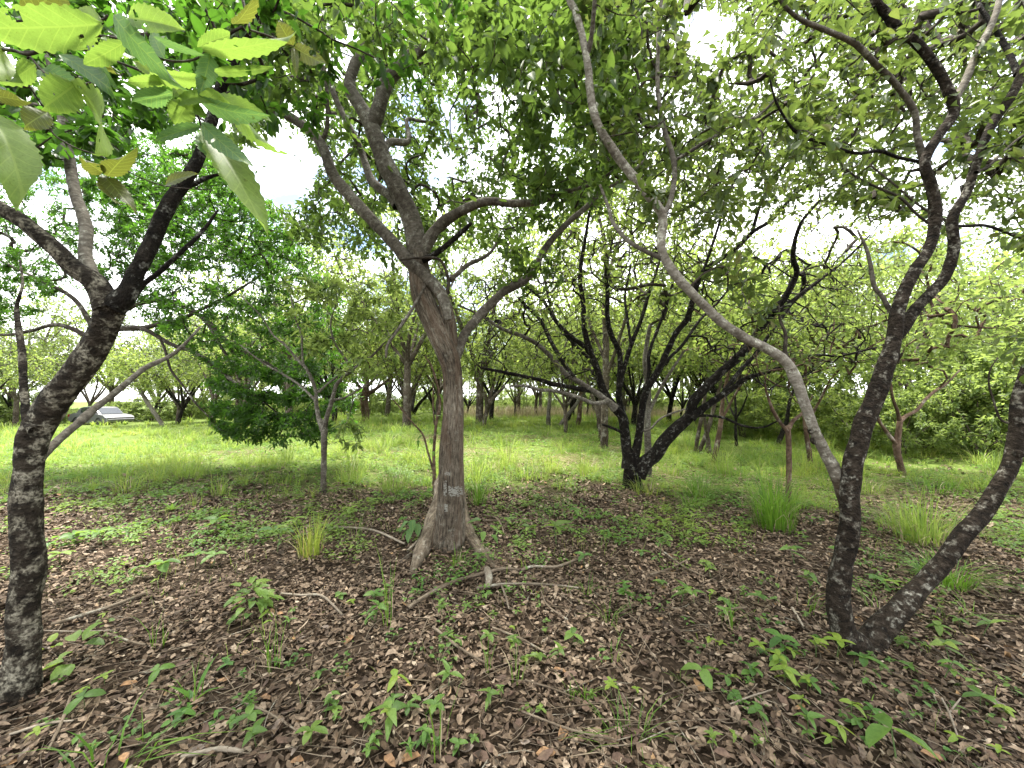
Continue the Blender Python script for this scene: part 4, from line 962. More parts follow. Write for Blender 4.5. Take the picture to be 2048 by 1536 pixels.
far_tree('crooked_sapling', 'crooked grey multi-stemmed tree leaning in open grass between straight tree and blackish tree', [[(967, 852, 10), (971, 832, 9), (978, 810, 9), (990, 792, 7), (1010, 772, 5)], [(974, 822, 7), (972, 800, 7), (960, 775, 5), (950, 755, 4)], [(978, 808, 7), (984, 780, 6), (992, 745, 4)]], (3.4, 2.3, 1.1), n=110, L=.16, seed=13)
far_tree('thin_tree', 'pinkish thin trunk upright in the far grass, first of a loose row of three', [[(1097, 850, 9), (1097, 825, 8), (1100, 790, 7), (1098, 740, 5)]], (3.8, 2.0, 1.1), n=80, L=.18, bark='bark_smooth', seed=14)
far_tree('leaning_tree', 'thin pale trunk leaning across the far grass beside a dark red one', [[(1121, 850, 8), (1135, 830, 8), (1150, 812, 7), (1165, 790, 6), (1190, 760, 4)]], (3.8, 2.0, 1.1), n=80, L=.18, bark='bark_smooth', seed=15)
far_tree('thin_tree', 'dark red short straight trunk in the far grass beside a leaning pale one', [[(1157, 851, 10), (1159, 825, 9), (1162, 795, 8), (1164, 750, 6)]], (3.8, 2.0, 1.1), n=80, L=.18, bark='bark_red', seed=16)
far_tree('thin_tree', 'dark trunk half hidden behind the straight grey trunk at the blackish tree', [[(1202, 882, 9), (1199, 850, 8), (1192, 815, 8), (1180, 780, 6), (1168, 740, 4)]], (3.6, 1.8, 1.1), n=70, seed=17)
far_tree('thin_tree', 'slim trunk with a high fork in the grass beyond the pinkish bent trunk', [[(1473, 892, 7), (1471, 860, 6), (1472, 835, 6), (1470, 790, 4)], [(1472, 838, 4), (1485, 815, 4), (1495, 790, 3)], [(1471, 836, 4), (1460, 815, 4), (1452, 795, 3)]], (3.4, 1.8, 1.0), n=70, bark='bark_dark', seed=18)
far_tree('leaning_tree', 'dark leaning trunk at the thicket edge behind the slender sapling', [[(1556, 890, 13), (1565, 865, 11), (1574, 840, 9), (1580, 800, 7), (1600, 750, 4)]], (3.6, 1.9, 1.1), n=80, bark='bark_dark', leaf='leaf_fresh', seed=19)
far_tree('small_tree', 'small dark trunk in the far grass at the edge beside the crooked tree', [[(24, 851, 11), (22, 825, 10), (19, 795, 8), (30, 760, 5)], [(22, 820, 6), (5, 790, 4)]], (4.0, 2.8, 1.2), n=100, L=.2, bark='bark_dark', seed=20)

# ------------------------------------------------------------------ kinds of tree and shrub copied over the far field
def proto_tree(name, seed, H, spread, th, stems, bark, leaf, nt, per, L, low=1.6):
    g = np.random.default_rng(seed)
    root = empty(name, (0, 0, 0))
    acc = Acc(); sk = []
    lean = g.normal(0, .12, 2)
    P = catmull(np.array([(0, 0, -.25), (lean[0] * .3, lean[1] * .3, th * .4), (lean[0], lean[1], th)]), 10)
    r0 = .017 * H
    tube(acc, P, np.linspace(r0 * 1.2, r0 * .9, 10), 10, .12, 0, True, seed)
    for i in range(stems):
        a = (i + g.uniform(-.3, .3)) / stems * 6.283
        e = np.array((math.cos(a) * spread * g.uniform(.4, .75), math.sin(a) * spread * g.uniform(.4, .75), H * g.uniform(.62, .85)))
        m1 = P[-1] * .6 + e * .4 + np.array((0, 0, g.uniform(-.25, .15))) + g.normal(0, .1, 3)
        c = catmull(np.vstack((P[-1 - i % 3], P[-1] * .82 + m1 * .18, m1, e)), 14)
        rr = np.linspace(r0 * g.uniform(.55, .75), r0 * .16, 14)
        tube(acc, c, rr, 8, .1, 0, True, seed + i)
        sk.append(np.column_stack((c, rr))[4:])
    acc.obj('trunk', G[bark], root)
    sk = np.concatenate(sk)
    tg = ball_targets((0, 0, H * .66), (spread, spread, H * .34), nt, g, .45)
    tg = tg[tg[:, 2] > low]
    lump = np.sin(tg[:, 0] * 2.1 + seed) + np.sin(tg[:, 1] * 1.9 + seed * 2) + np.sin(tg[:, 2] * 2.4)
    tg = tg[(lump > -.9) | (g.random(len(tg)) < .25)]
    paths = grow(sk, tg, g, wiggle=.14, tip=.006, seg=.35)
    acc = Acc(); twig_mesh(acc, paths, .02); o = acc.obj('twigs', G['bark_twig'], root); o['kind'] = 'stuff'
    Pq, D, N, LL = clothe(paths, g, per, L, 'rosette', along=1.1, spread=1.1, jit=2.0)
    V, Q = leaves(Pq, D, N, LL, LL * .5, 'obovate', .2, .2)
    o = link('crown', new_mesh('crown', V, Q, None, G[leaf]), root); o['kind'] = 'stuff'
    return root

def proto_shrub(name, seed, H, spread, leaf, nt, per, L):
    g = np.random.default_rng(seed)
    root = empty(name, (0, 0, 0)); acc = Acc(); sk = []
    for i in range(6):
        a = i / 6 * 6.283 + g.uniform(-.4, .4)
        e = np.array((math.cos(a) * spread * .5, math.sin(a) * spread * .5, H * g.uniform(.5, .9)))
        c = catmull(np.array([(g.normal(0, .1), g.normal(0, .1), -.15), e * np.array((.3, .3, .4)), e]), 10); rr = np.linspace(.03, .008, 10)
        tube(acc, c, rr, 6, .1, 0, True, seed + i); sk.append(np.column_stack((c, rr)))
    acc.obj('stems', G['bark_far'], root)['kind'] = 'stuff'
    sk = np.concatenate(sk)
    tg = ball_targets((0, 0, H * .5), (spread, spread, H * .5), nt, g, .4); tg[:, 2] = np.abs(tg[:, 2]) + .1
    lump = np.sin(tg[:, 0] * 2.6 + seed) + np.sin(tg[:, 1] * 2.3 + seed * 2) + np.sin(tg[:, 2] * 3.0)
    tg = tg[(lump > -.8) | (g.random(len(tg)) < .3)]
    paths = grow(sk, tg, g, wiggle=.15, tip=.004, seg=.3)
    acc = Acc(); twig_mesh(acc, paths, .02); acc.obj('twigs', G['bark_twig'], root)['kind'] = 'stuff'
    Pq, D, N, LL = clothe(paths, g, per, L, 'spray', along=.9, spread=1.0, jit=1.4)
    V, Q = leaves(Pq, D, N, LL, LL * .5, 'ovate', .2, .25)
    o = link('foliage', new_mesh('foliage', V, Q, None, G[leaf]), root); o['kind'] = 'stuff'
    return root

def copy_thing(root, loc, rz, sc, label=None, cat=None, group=None, name=None, sz=None):
    r = root.copy(); COL.objects.link(r)
    if name: r.name = name
    r.location = tuple(float(v) for v in loc); r.rotation_euler = (0, 0, rz); r.scale = (sc, sc, sc if sz is None else sz)
    for k in ('label', 'category', 'group'):
        if k in r: del r[k]
    tag(r, label, cat, group)
    for ch in list(root.children):
        c = ch.copy(); COL.objects.link(c); c.parent = r
        for gc in ch.children:
            d = gc.copy(); COL.objects.link(d); d.parent = c
    return r

protos = [proto_tree('orchard_tree', 501, 6.2, 3.3, 1.2, 6, 'bark_far', 'leaf_yellow', 430, 10, .15, 1.3),
          proto_tree('orchard_tree', 502, 6.8, 3.1, 1.6, 5, 'bark_far', 'leaf_olive', 430, 10, .15),
          proto_tree('orchard_tree', 503, 5.6, 3.4, .9, 7, 'bark_dark', 'leaf_yellow', 430, 10, .15, 1.3),
          proto_tree('orchard_tree', 504, 7.2, 3.2, 1.9, 6, 'bark_far', 'leaf_fresh', 470, 11, .15, 1.2)]
shrubs = [proto_shrub('shrub', 601, 2.2, 1.6, 'leaf_fresh', 320, 24, .10), proto_shrub('shrub', 602, 2.8, 1.9, 'leaf_fresh', 380, 24, .11), proto_shrub('shrub', 603, 1.7, 1.5, 'leaf_yellow', 280, 22, .10)]
g = np.random.default_rng(77)
used = set()
# trees of the field, further behind the traced ones
FAR = []
FIELD = [(-38.5, 35, 0), (-34, 37, 2), (-27, 40, 1), (-44, 34, 2), (2.2, 15.8, 0), (4.9, 21.5, 2), (6.4, 20.0, 0), (9.9, 19.0, 2), (11.2, 18.2, 0), (3.0, 20.5, 2), (7.6, 26, 0), (10.8, 24.8, 2), (.2, 24.8, 0), (-3.1, 26.5, 2), (5.2, 26.8, 0), (8.8, 29.5, 2), (-5.6, 20.8, 0), (-25.5, 29.5, 2), (-20.0, 28.0, 0), (-36, 28, 1), (-30, 36, 0), (-14.5, 25.0, 1), (-23, 34, 2), (-11.5, 31, 0), (-26, 30, 0), (-20, 36, 2), (-15, 33, 0), (-10.5, 37, 1), (-6, 30, 2), (-2.5, 38, 0), (2.5, 34, 1), (6.0, 28, 0), (9.5, 33, 2), (12.5, 27, 1), (15, 32, 0), (18, 26, 3), (-32, 40, 1), (-4.5, 23.5, 0), (8.3, 20.5, 2), (11.8, 21.5, 0), (3.8, 24.0, 2), (-12.5, 26.0, 2), (-19, 27, 0), (0.5, 29, 1), (-14.8, 21.5, 0), (-9.2, 20.0, 2), (-17.8, 23.0, 1), (-6.8, 25.5, 1), (-1.2, 22.0, 2), (1.6, 26.5, 0), (5.6, 17.8, 2), (6.9, 24, 1), (9.6, 16.6, 0), (-34, 24, 2), (-14, 29, 1), (13.2, 24.5, 2), (4.8, 30.5, 1), (-8.5, 32, 0)]
for i, (x, y, k) in enumerate(FIELD):
    z = float(gz(x, y)); s = g.uniform(1.0, 1.35) if i > 16 or i < 4 else g.uniform(.68, .9)
    lab = ('orchard tree with thin yellow-green crown standing far back in the grassy field' if k in (0, 2) else 'orchard tree with taller olive crown standing far back in the grassy field')
    FAR.append((copy_thing(protos[k], (x, y, z), g.uniform(0, 6.28), s, None, 'tree', 'orchard trees far back in the field'), 'far orchard tree with yellow-green crown' if k in (0, 2) else 'far orchard tree with taller olive crown'))
for i, (x, y, k, s, lab) in enumerate([(-4.9, 18.0, 3, 1.45, 'tall green tree whose crown fills the gap over the slim pale tree'), (-1.6, 19.0, 1, 1.55, 'tall olive crowned tree directly behind the straight fissured tree'), (-10.4, 18.0, 3, 1.3, 'green crowned tree behind the dense dark tree'), (3.9, 17.0, 0, 1.5, 'yellow-green crowned tree behind the fan of the blackish tree'), (8.0, 15.5, 2, 1.35, 'dark stemmed yellow-green tree beyond the pale stem of the three-stemmed tree')]):
    copy_thing(protos[k], (x, y, float(gz(x, y))), g.uniform(0, 6.28), s, lab, 'tree', None, name='tall_tree')
# trees over the thicket and the thicket itself
for i, (x, y, k, s) in enumerate([(13.5, 13.5, 3, 1.05), (17.5, 17, 3, 1.15), (11.0, 17.0, 3, .95), (21, 15, 3, 1.1), (14.5, 20.5, 3, 1.2), (16.2, 10.5, 3, .85), (10.0, 20.5, 3, 1.0), (19, 20, 3, 1.2), (24, 19, 3, 1.2)]):
    FAR.append((copy_thing(protos[k], (x, y, float(gz(x, y))), g.uniform(0, 6.28), s, None, 'tree', 'trees rising from the thicket', name='thicket_tree'), 'bushy green tree rising from the thicket'))
for i, (x, y, k, s) in enumerate([(11.6, 9.6, 0, .95), (13.4, 9.4, 1, .9), (15.4, 9.0, 0, 1.0), (10.2, 11.4, 2, 1.0), (12.2, 11.4, 1, 1.1), (14.5, 11.8, 0, 1.25), (17, 11.5, 1, 1.1), (9.2, 13.2, 2, 1.0), (11, 14.5, 1, 1.1), (8.6, 15.8, 0, .9), (19.5, 10.5, 1, 1.2), (12.5, 16.5, 0, 1.3), (10.0, 10.0, 0, .75), (8.2, 13.8, 0, .7), (16.8, 9.0, 1, 1.05), (13.0, 10.6, 0, 1.35), (15.6, 10.2, 1, 1.3)]):
    FAR.append((copy_thing(shrubs[k], (x, y, float(gz(x, y))), g.uniform(0, 6.28), s, None, 'shrub', 'shrubs of the thicket edge'), ('tall' if s > 1.05 else 'low') + ' light green shrub of the thicket'))
# belt that closes the view: far trees and bushes
for i, a in enumerate(np.linspace(-62, 62, 40)):
    dd = g.uniform(48, 62); x, y = dd * math.sin(R(a)), dd * math.cos(R(a)); k = i % 4
    copy_thing(protos[k], (x, y, float(gz(x, y)) - .2), g.uniform(0, 6.28), g.uniform(1.5, 2.1), 'distant green tree in the belt that closes the far end of the field', 'tree', 'distant trees closing the field', name='distant_tree')
for i, a in enumerate(np.linspace(-62, 60, 46)):
    dd = g.uniform(47, 54) if a < -30 else g.uniform(38, 46); x, y = dd * math.sin(R(a)), dd * math.cos(R(a)); k = i % 3
    copy_thing(shrubs[k], (x, y, float(gz(x, y)) - .1), g.uniform(0, 6.28), g.uniform(1.3, 2.0), 'distant scrubby bush along the far end of the grass', 'bush', 'distant bushes along the far grass', name='distant_bush', sz=g.uniform(.7, 1.1))
for i, (x, y, k, s) in enumerate([(-9.5, 28.5, 0, .8), (-4.4, 27.5, 1, .7), (.8, 33, 0, .9), (-13.5, 31, 1, .9), (-19, 33, 0, 1.0), (6.5, 32, 1, .9), (10.5, 28.5, 0, .9), (13, 22, 1, .9), (-24, 31, 1, .9), (3.5, 36, 0, 1.1), (-7, 36, 1, 1.2)]):
    FAR.append((copy_thing(shrubs[k], (x, y, float(gz(x, y))), g.uniform(0, 6.28), s, None, 'bush', 'bushes among the far trunks', name='field_bush'), 'light green bush among the far trunks'))
for i, (x, y, k, s, lab) in enumerate([(-4.2, -3.2, 1, 1.0, 'olive crowned orchard tree behind the lens on the crooked tree side'), (.6, -4.2, 3, 1.0, 'green crowned orchard tree standing straight behind the lens'), (4.8, -3.0, 1, 1.05, 'olive crowned orchard tree behind the lens on the three-stemmed tree side'), (-7.6, .2, 3, .95, 'green crowned orchard tree beside the crooked tree, out past the frame'), (7.8, .4, 1, 1.0, 'olive crowned orchard tree beside the three-stemmed tree, out past the frame')]):
    copy_thing(protos[k], (x, y, float(gz(x, y))), g.uniform(0, 6.28), s, lab, 'tree', 'orchard trees around the lens')  # unseen orchard tree copies, added to shade the near ground
for p in protos + shrubs:
    for ch in list(p.children): bpy.data.objects.remove(ch)
    bpy.data.objects.remove(p)
# pale dry undergrowth under the far trees
g = np.random.default_rng(78)
n = 5000; x = g.uniform(-4, 13, n); y = g.uniform(24, 31, n)
V, Q, T = blades(np.stack((x, y, gz(x, y)), -1), g.uniform(0, 6.28, n), g.uniform(.3, 1.0, n), g.uniform(.1, .6, n), g.uniform(.012, .03, n))
tag(link('dry_undergrowth', new_mesh('dry_undergrowth', V, Q, T, G['straw'])), 'pale dry stalks under the far orchard trees', 'undergrowth', kind='stuff')

# ------------------------------------------------------------------ parked car, half hidden by grass
def build_car():
    p = at(203, 838, 30.0); x, y = p[0], p[1]; z = float(gz(x, y))
    z = CAMZ - 13.5 / F * 30 - 1.44 + .0
    z = max(z, float(gz(x, y)) - .80)
    root = empty('parked_car', (x, y, z), 'silver saloon car parked beyond the grass, half hidden by branches', 'car')
    paint = plain_material('car_silver', (.15, .15, .16), .35, .6, .5, .04); glass = plain_material('car_glass', (.02, .025, .03), .06, 0, .8, .05)
    rub = plain_material('car_rubber', (.015, .015, .016), .8); chrome = plain_material('car_rim', (.5, .5, .52), .3, .9); lampm = plain_material('car_lamp', (.20, .03, .025), .2); lampw = plain_material('car_headlamp', (.75, .75, .72), .15)
    rz = R(8)
    def part(name, prof, w, mat, par, y0=0.0, inset=.0, bev=.03):
        """side outline (x along the car, z up) given width w, sides drawn in a little"""
        n = len(prof); V = []
        cx = sum(q[0] for q in prof) / n; cz = sum(q[1] for q in prof) / n
        for yy, f in ((-w / 2, 1 - inset), (-w / 2 + bev, 1), (w / 2 - bev, 1), (w / 2, 1 - inset)):
            for q in prof:
                V.append((cx + (q[0] - cx) * f, yy + y0, cz + (q[1] - cz) * f if f == 1 else cz + (q[1] - cz) * (1 - inset * .5)))
        bm = bmesh.new(); vs = [bm.verts.new(v) for v in V]
        for k in range(3):
            for i in range(n):
                a, b = k * n + i, k * n + (i + 1) % n
                bm.faces.new((vs[a], vs[b], vs[b + n], vs[a + n]))
        bm.faces.new([vs[i] for i in range(n)][::-1]); bm.faces.new([vs[3 * n + i] for i in range(n)])
        bmesh.ops.recalc_face_normals(bm, faces=bm.faces)
        me = bpy.data.meshes.new(name); bm.to_mesh(me); bm.free(); me.materials.append(mat)
        return link(name, me, par)
    arch = lambda c: [(c + .36 * math.cos(a), .30 + .36 * math.sin(a)) for a in np.linspace(math.pi - .35, .35, 7)]
    low = [(-2.2, .34), (-2.24, .62), (-2.18, .86), (-1.55, .96), (-.6, .97), (.6, .95), (1.2, .90), (1.95, .80), (2.2, .66), (2.22, .36), (1.95, .22)] + arch(1.32)[::-1] + [(.9, .22), (-.9, .22)] + arch(-1.32)[::-1] + [(-1.95, .24)]
    body = part('body', low, 1.74, paint, root, inset=.02, bev=.08)
    part('cabin', [(-1.62, .955), (-1.15, 1.36), (-.6, 1.45), (.15, 1.45), (.55, 1.36), (1.22, .90)], 1.46, paint, root, inset=.06, bev=.14)
    for s in (-1, 1):
        for prof in ([(-1.02, 1.0), (-.92, 1.33), (-.56, 1.39), (-.30, 1.39), (-.30, 1.0)], [(-.22, 1.0), (-.22, 1.39), (.12, 1.39), (.46, 1.31), (.86, .98)]):
            part('window', prof, .02, glass, root, s * .732, bev=.004)
        for cxx in (-1.32, 1.32):
            acc = Acc(); th = np.array([(cxx, s * .62, .30), (cxx, s * .66, .30), (cxx, s * .80, .30), (cxx, s * .84, .30)]); tube(acc, th, np.array((.26, .31, .31, .26)), 20, cap=True)
            wl_ = acc.obj('wheel', rub); wl_.parent = root
            acc = Acc(); tube(acc, np.array([(cxx, s * .835, .30), (cxx, s * .852, .30), (cxx, s * .858, .30)]), np.array((.19, .19, .12)), 16, cap=True)
            rim = acc.obj('rim', chrome); rim.parent = wl_
        part('headlight', [(1.98, .62), (1.90, .76), (2.12, .70), (2.19, .62)], .30, lampw, root, s * .70, bev=.02)
        part('tail_light', [(-2.255, .66), (-2.215, .86), (-2.0, .88), (-2.05, .68)], .26, lampm, root, s * .745, bev=.02)
        part('mirror', [(.62, 1.0), (.60, 1.1), (.74, 1.09), (.76, 1.0)], .16, paint, root, s * .86, bev=.03)
        part('door_handle', [(-.62, .86), (-.62, .885), (-.46, .885), (-.46, .86)], .03, chrome, root, s * .885, bev=.006)
    part('windscreen', [(.58, 1.345), (.60, 1.36), (1.24, .925), (1.21, .91)], 1.25, glass, root, bev=.02)
    part('rear_window', [(-1.64, .975), (-1.66, .99), (-1.19, 1.36), (-1.17, 1.345)], 1.2, glass, root, bev=.02)
    part('bumper', [(2.16, .30), (2.30, .34), (2.30, .52), (2.20, .56)], 1.6, paint, root, bev=.08)
    part('bumper', [(-2.18, .30), (-2.31, .34), (-2.31, .54), (-2.22, .58)], 1.6, paint, root, bev=.08)
    root.rotation_euler = (0, 0, R(-16))
build_car()
# ------------------------------------------------------------------ dry leaf litter, grass and herbs of the ground
def in_view(x, y, m=1.0):
    return np.abs(x) < 1.36 * y + m
def scatter(n, y0, y1, g, m=1.0, pw=1.0):
    """n points on the ground between y0 and y1 inside the view widened by m"""
    y = y0 + (y1 - y0) * g.random(n * 2) ** pw
    x = (g.random(n * 2) * 2 - 1) * (1.36 * y1 + m)
    k = in_view(x, y, m)
    return x[k][:n], y[k][:n]
def patch(x, y, s, seed):
    """smooth patchiness 0..1"""
    v = np.sin(x * s + seed) * np.cos(y * s * 1.13 + seed * 2.1) + .6 * np.sin(x * s * 2.3 - y * s * 1.7 + seed) + .4 * np.cos(x * s * 4.1 + y * s * 3.3 + seed * .7)
    return np.clip(.5 + v * .3, 0, 1)
STRAW = [(*ground(px, py)[:2], r) for px, py, r in ((930, 905, .8), (1150, 922, 1.2), (1030, 935, .8), (1620, 985, 1.1), (1900, 1008, 1.5), (1760, 1000, .8), (765, 905, .8), (1075, 872, 1.6), (870, 878, 1.2), (1330, 950, .7), (500, 905, .8), (1230, 900, .9), (180, 880, 1.4))]
def straw_spot(x, y):
    v = np.zeros(len(x))
    for sx, sy, r in STRAW:
        v = np.maximum(v, np.exp(-(((x - sx) / (r * 1.25)) ** 2 + ((y - sy) / r) ** 2)))
    return v
def edge_of_grass(x):
    """distance at which litter gives way to grass"""
    return 6.3 + .5 * np.sin(x * .9 + .5) + .35 * np.sin(x * 2.2) - .9 * smooth(2.2, 4.5, x) + .2 * smooth(-3, -7, x)

g = np.random.default_rng(900)
def make_litter(n, y0, y1, L0, L1, fine):
    x, y = scatter(n, y0, y1, g, 1.2)
    k = g.random(len(x)) < 1 - .85 * smooth(-.6, 1.6, y - edge_of_grass(x)); x, y = x[k], y[k]
    dr = patch(x, y, 2.6, 9) * .6 + patch(x, y, 6.5, 3) * .4; k = g.random(len(x)) < .22 + 1.45 * dr; x, y, dr = x[k], y[k], dr[k]
    z = gz(x, y) + g.uniform(.002, .014 + .035 * dr, len(x))
    a = g.uniform(0, 6.283, len(x)); n_ = len(x)
    D = np.stack((np.cos(a), np.sin(a), g.normal(0, .24, n_)), -1)
    N = unit(np.stack((g.normal(0, .33, n_), g.normal(0, .33, n_), np.ones(n_)), -1))
    L = g.uniform(L0, L1, n_) * np.where(g.random(n_) < .10, 1.55, 1); W = L * g.uniform(.36, .66, n_)
    P = np.stack((x, y, z), -1)
    if fine:
        return curled(P, D, N, L, W, g.uniform(-.5, .9, n_), g.normal(.25, .5, n_))
    V, Q = leaves(P - D * L[:, None] * .5, D, N, L, W, 'ellipse', g.normal(.1, .4, n_), g.normal(0, .2, n_))
    return V, Q, None
acc = Acc()
for args in ((30000, 1.1, 3.2, .018, .054, True), (9000, 1.1, 3.4, .016, .045, False), (26000, 3.0, 4.8, .022, .058, True), (26000, 4.4, 6.2, .026, .064, False), (22000, 5.8, 9.5, .038, .085, False)):
    acc.add(*make_litter(*args))
tag(acc.obj('leaf_litter', G['litter']), 'brown dry leaf litter covering the shaded ground', 'leaf litter', kind='stuff')

# straw-coloured dead grass in the sunny gaps
x, y = scatter(60000, 5.2, 15, g, 1.0)
k = (g.random(len(x)) < .10 * (patch(x, y, .75, 1.7) > .6) + 1.0 * straw_spot(x, y)) & (y > edge_of_grass(x) - 1.2); x, y = x[k], y[k]; n_ = len(x)
a = g.uniform(0, 6.283, n_)
V, Q = leaves(np.stack((x, y, gz(x, y) + .012), -1), np.stack((np.cos(a), np.sin(a), g.normal(0.05, .12, n_)), -1), np.tile((0, 0, 1.0), (n_, 1)), g.uniform(.10, .32, n_), g.uniform(.006, .014, n_), 'ellipse', .2, .1)
tag(link('dry_straw', new_mesh('dry_straw', V, Q, None, G['straw'])), 'straw coloured dead grass lying in the sunny gaps', 'dead grass', kind='stuff')

# dry stalks in the litter
x, y = scatter(2600, 1.2, 6.5, g, .8); n_ = len(x); a = g.uniform(0, 6.283, n_)
V, Q = leaves(np.stack((x, y, gz(x, y) + g.uniform(.02, .045, n_)), -1), np.stack((np.cos(a), np.sin(a), g.normal(0, .06, n_)), -1), np.tile((0, 0, 1.0), (n_, 1)) + g.normal(0, .2, (n_, 3)), g.uniform(.08, .34, n_), g.uniform(.0025, .006, n_), 'ellipse', .3, .08)
tag(link('dry_stalks', new_mesh('dry_stalks', V, Q, None, G['stalk'])), 'thin straw coloured stalks lying across the leaf litter', 'dry stalks', kind='stuff')
# loose twigs of the litter
acc = Acc()
for i in range(1500):
    yy = 1.3 + 5.5 * g.random() ** 1.2; xx = g.uniform(-1.4, 1.4) * yy; a = g.uniform(0, 6.28); Ln = g.uniform(.08, .45) * (1 + (g.random() < .1))
    q = np.linspace(-.5, .5, 6); bend = g.normal(0, .10)
    px_ = xx + np.cos(a) * q * Ln - np.sin(a) * bend * Ln * (4 * q * q); py_ = yy + np.sin(a) * q * Ln + np.cos(a) * bend * Ln * (4 * q * q)
    P = np.stack((px_, py_, gz(px_, py_) + .020 + g.uniform(0, .02) + g.normal(0, .004, 6)), -1)
    r = g.uniform(.0010, .0032); tube(acc, P, np.linspace(r, r * .5, 6), 4, cap=False, seed=i % 50)
tag(acc.obj('twig_litter', G['twig']), 'thin dead twigs strewn through the leaf litter', 'twig litter', kind='stuff')

# grass
acc = Acc()
def make_grass(n, y0, y1, h0, h1, w, seed, near):
    """grass grows in clumps whose blades lean outward"""
    m_ = 26
    cx, cy = scatter(n // m_, y0, y1, g, 1.5, .8)
    t = cy - edge_of_grass(cx); pt = patch(cx, cy, .9, seed)
    keep = g.random(len(cx)) < (1 - .93 * np.clip(straw_spot(cx, cy) * 1.6, 0, 1)) * (smooth(-.9, 1.2, t) * np.where(near, .30 + .7 * smooth(.36, .62, pt), .55 + .45 * smooth(.25, .6, pt)) + .05 * smooth(-3.2, -.8, t))
    cx, cy, pt = cx[keep], cy[keep], pt[keep]; n_ = len(cx)
    ch = g.uniform(h0, h1, n_) * (.35 + .95 * pt ** 1.3) * np.where(g.random(n_) < .12, 1.6, 1); cr = ch * g.uniform(.25, .75, n_)
    a = g.uniform(0, 6.283, (n_, m_)); rr = np.abs(g.normal(0, .55, (n_, m_))) * cr[:, None]
    x = (cx[:, None] + np.cos(a) * rr).ravel(); y = (cy[:, None] + np.sin(a) * rr).ravel()
    az = (a + g.normal(0, .7, (n_, m_))).ravel(); h = (ch[:, None] * g.uniform(.35, 1.1, (n_, m_))).ravel()
    return blades(np.stack((x, y, gz(x, y) - .01), -1), az, h, g.uniform(.15, 1.15, len(x)), np.full(len(x), w) * g.uniform(.6, 1.3, len(x)))
for args in ((88000, 4.2, 12.5, .10, .46, .007, 2.0, True), (74000, 11.5, 24, .20, .60, .014, 3.1, False), (38000, 23, 48, .25, .6, .04, 4.0, False)):
    acc.add(*make_grass(*args))
# sparse single blades in the litter
x, y = scatter(9000, 1.6, 6.4, g, .8); k = g.random(len(x)) < smooth(.45, .75, patch(x, y, 1.9, 4)) * smooth(1.4, 4.5, y); x, y = x[k], y[k]; n_ = len(x)
acc.add(*blades(np.stack((x, y, gz(x, y)), -1), g.uniform(0, 6.283, n_), g.uniform(.03, .16, n_), g.uniform(.1, 1.1, n_), g.uniform(.002, .0045, n_)))
tag(acc.obj('grass', G['grass']), 'bright green grass of the open field between the trees', 'grass', kind='stuff')

# low broad-leaved herbs, thin in the litter and denser toward the grass
def make_herbs(n, y0, y1, L, dens):
    x, y = scatter(n, y0, y1, g, 1.0)
    keep = g.random(len(x)) < dens(x, y); x, y = x[keep], y[keep]; n_ = len(x)
    k = 6; h = g.uniform(.015, .13, n_) * g.uniform(.5, 1.3, n_)
    a = (g.uniform(0, 6.283, n_)[:, None] + np.arange(k)[None, :] * 2.4 + g.normal(0, .3, (n_, k))).ravel()
    el = g.uniform(-.15, .6, n_ * k); hh = (h[:, None] * (.35 + .65 * np.arange(k)[None, :] / (k - 1))).ravel()
    lev = (np.arange(k)[None, :] / (k - 1) * np.ones((n_, 1))).ravel()
    D = np.stack((np.cos(a) * np.cos(el), np.sin(a) * np.cos(el), np.sin(el)), -1)
    rad = g.uniform(.004, .03, n_ * k)[:, None]
    P = np.repeat(np.stack((x, y, gz(x, y)), -1), k, 0) + np.stack((np.zeros(n_ * k), np.zeros(n_ * k), hh + .015), -1) + D * rad
    Ls = L * np.repeat(g.uniform(.5, 1.5, n_), k) * g.uniform(.55, 1.2, n_ * k)
    return leaves(P, D, unit(np.array((0, 0, 1.0)) + g.normal(0, .25, (n_ * k, 3))), Ls, Ls * .55, 'ovate', .2, .35)
acc = Acc()
acc.add(*make_herbs(6500, 1.8, 4.6, .030, lambda x, y: smooth(.5, .72, patch(x, y, 1.6, 5)) * smooth(.35, .6, patch(x, y, 5.0, 2)) * smooth(1.8, 3.6, y)))
acc.add(*make_herbs(14000, 4.0, 8.5, .042, lambda x, y: .08 + .92 * smooth(.38, .62, patch(x, y, 1.3, 6)) * smooth(.3, .6, patch(x, y, 4.2, 8))))
acc.add(*make_herbs(10000, 8.0, 17, .06, lambda x, y: .2 + .8 * smooth(.3, .7, patch(x, y, .7, 7))))
tag(acc.obj('herb_cover', G['herb']), 'low broad-leaved green herbs scattered through litter and grass', 'ground cover', kind='stuff')

# ------------------------------------------------------------------ landmarks used to tell small things apart
MARKS = [((42, 1300), 'crooked tree'), ((897, 1090), 'straight fissured tree'), ((1710, 1300), 'three-stemmed tree'), ((1265, 976), 'blackish tree'), ((646, 988), 'slim pale tree'),
         ((505, 1215), 'round leafy bush'), ((900, 1180), 'curved grey stick'), ((1577, 1016), 'slender sapling'), ((775, 1465), 'big star-leaved seedling'), ((215, 1530), 'arching grass clump'), ((1250, 1500), 'wiry grass clump'), ((1800, 1500), 'broad three-leaved plant'), ((1330, 1215), 'paired seedlings')]
ORD = ['first', 'second', 'third', 'fourth', 'fifth', 'sixth', 'seventh', 'eighth', 'ninth', 'tenth', 'eleventh', 'twelfth', 'thirteenth', 'fourteenth', 'fifteenth', 'sixteenth', 'seventeenth', 'eighteenth', 'nineteenth', 'twentieth', 'twenty-first', 'twenty-second', 'twenty-third', 'twenty-fourth', 'twenty-fifth']
PENDING = []           # (object, description, pixel) - labels written once everything stands
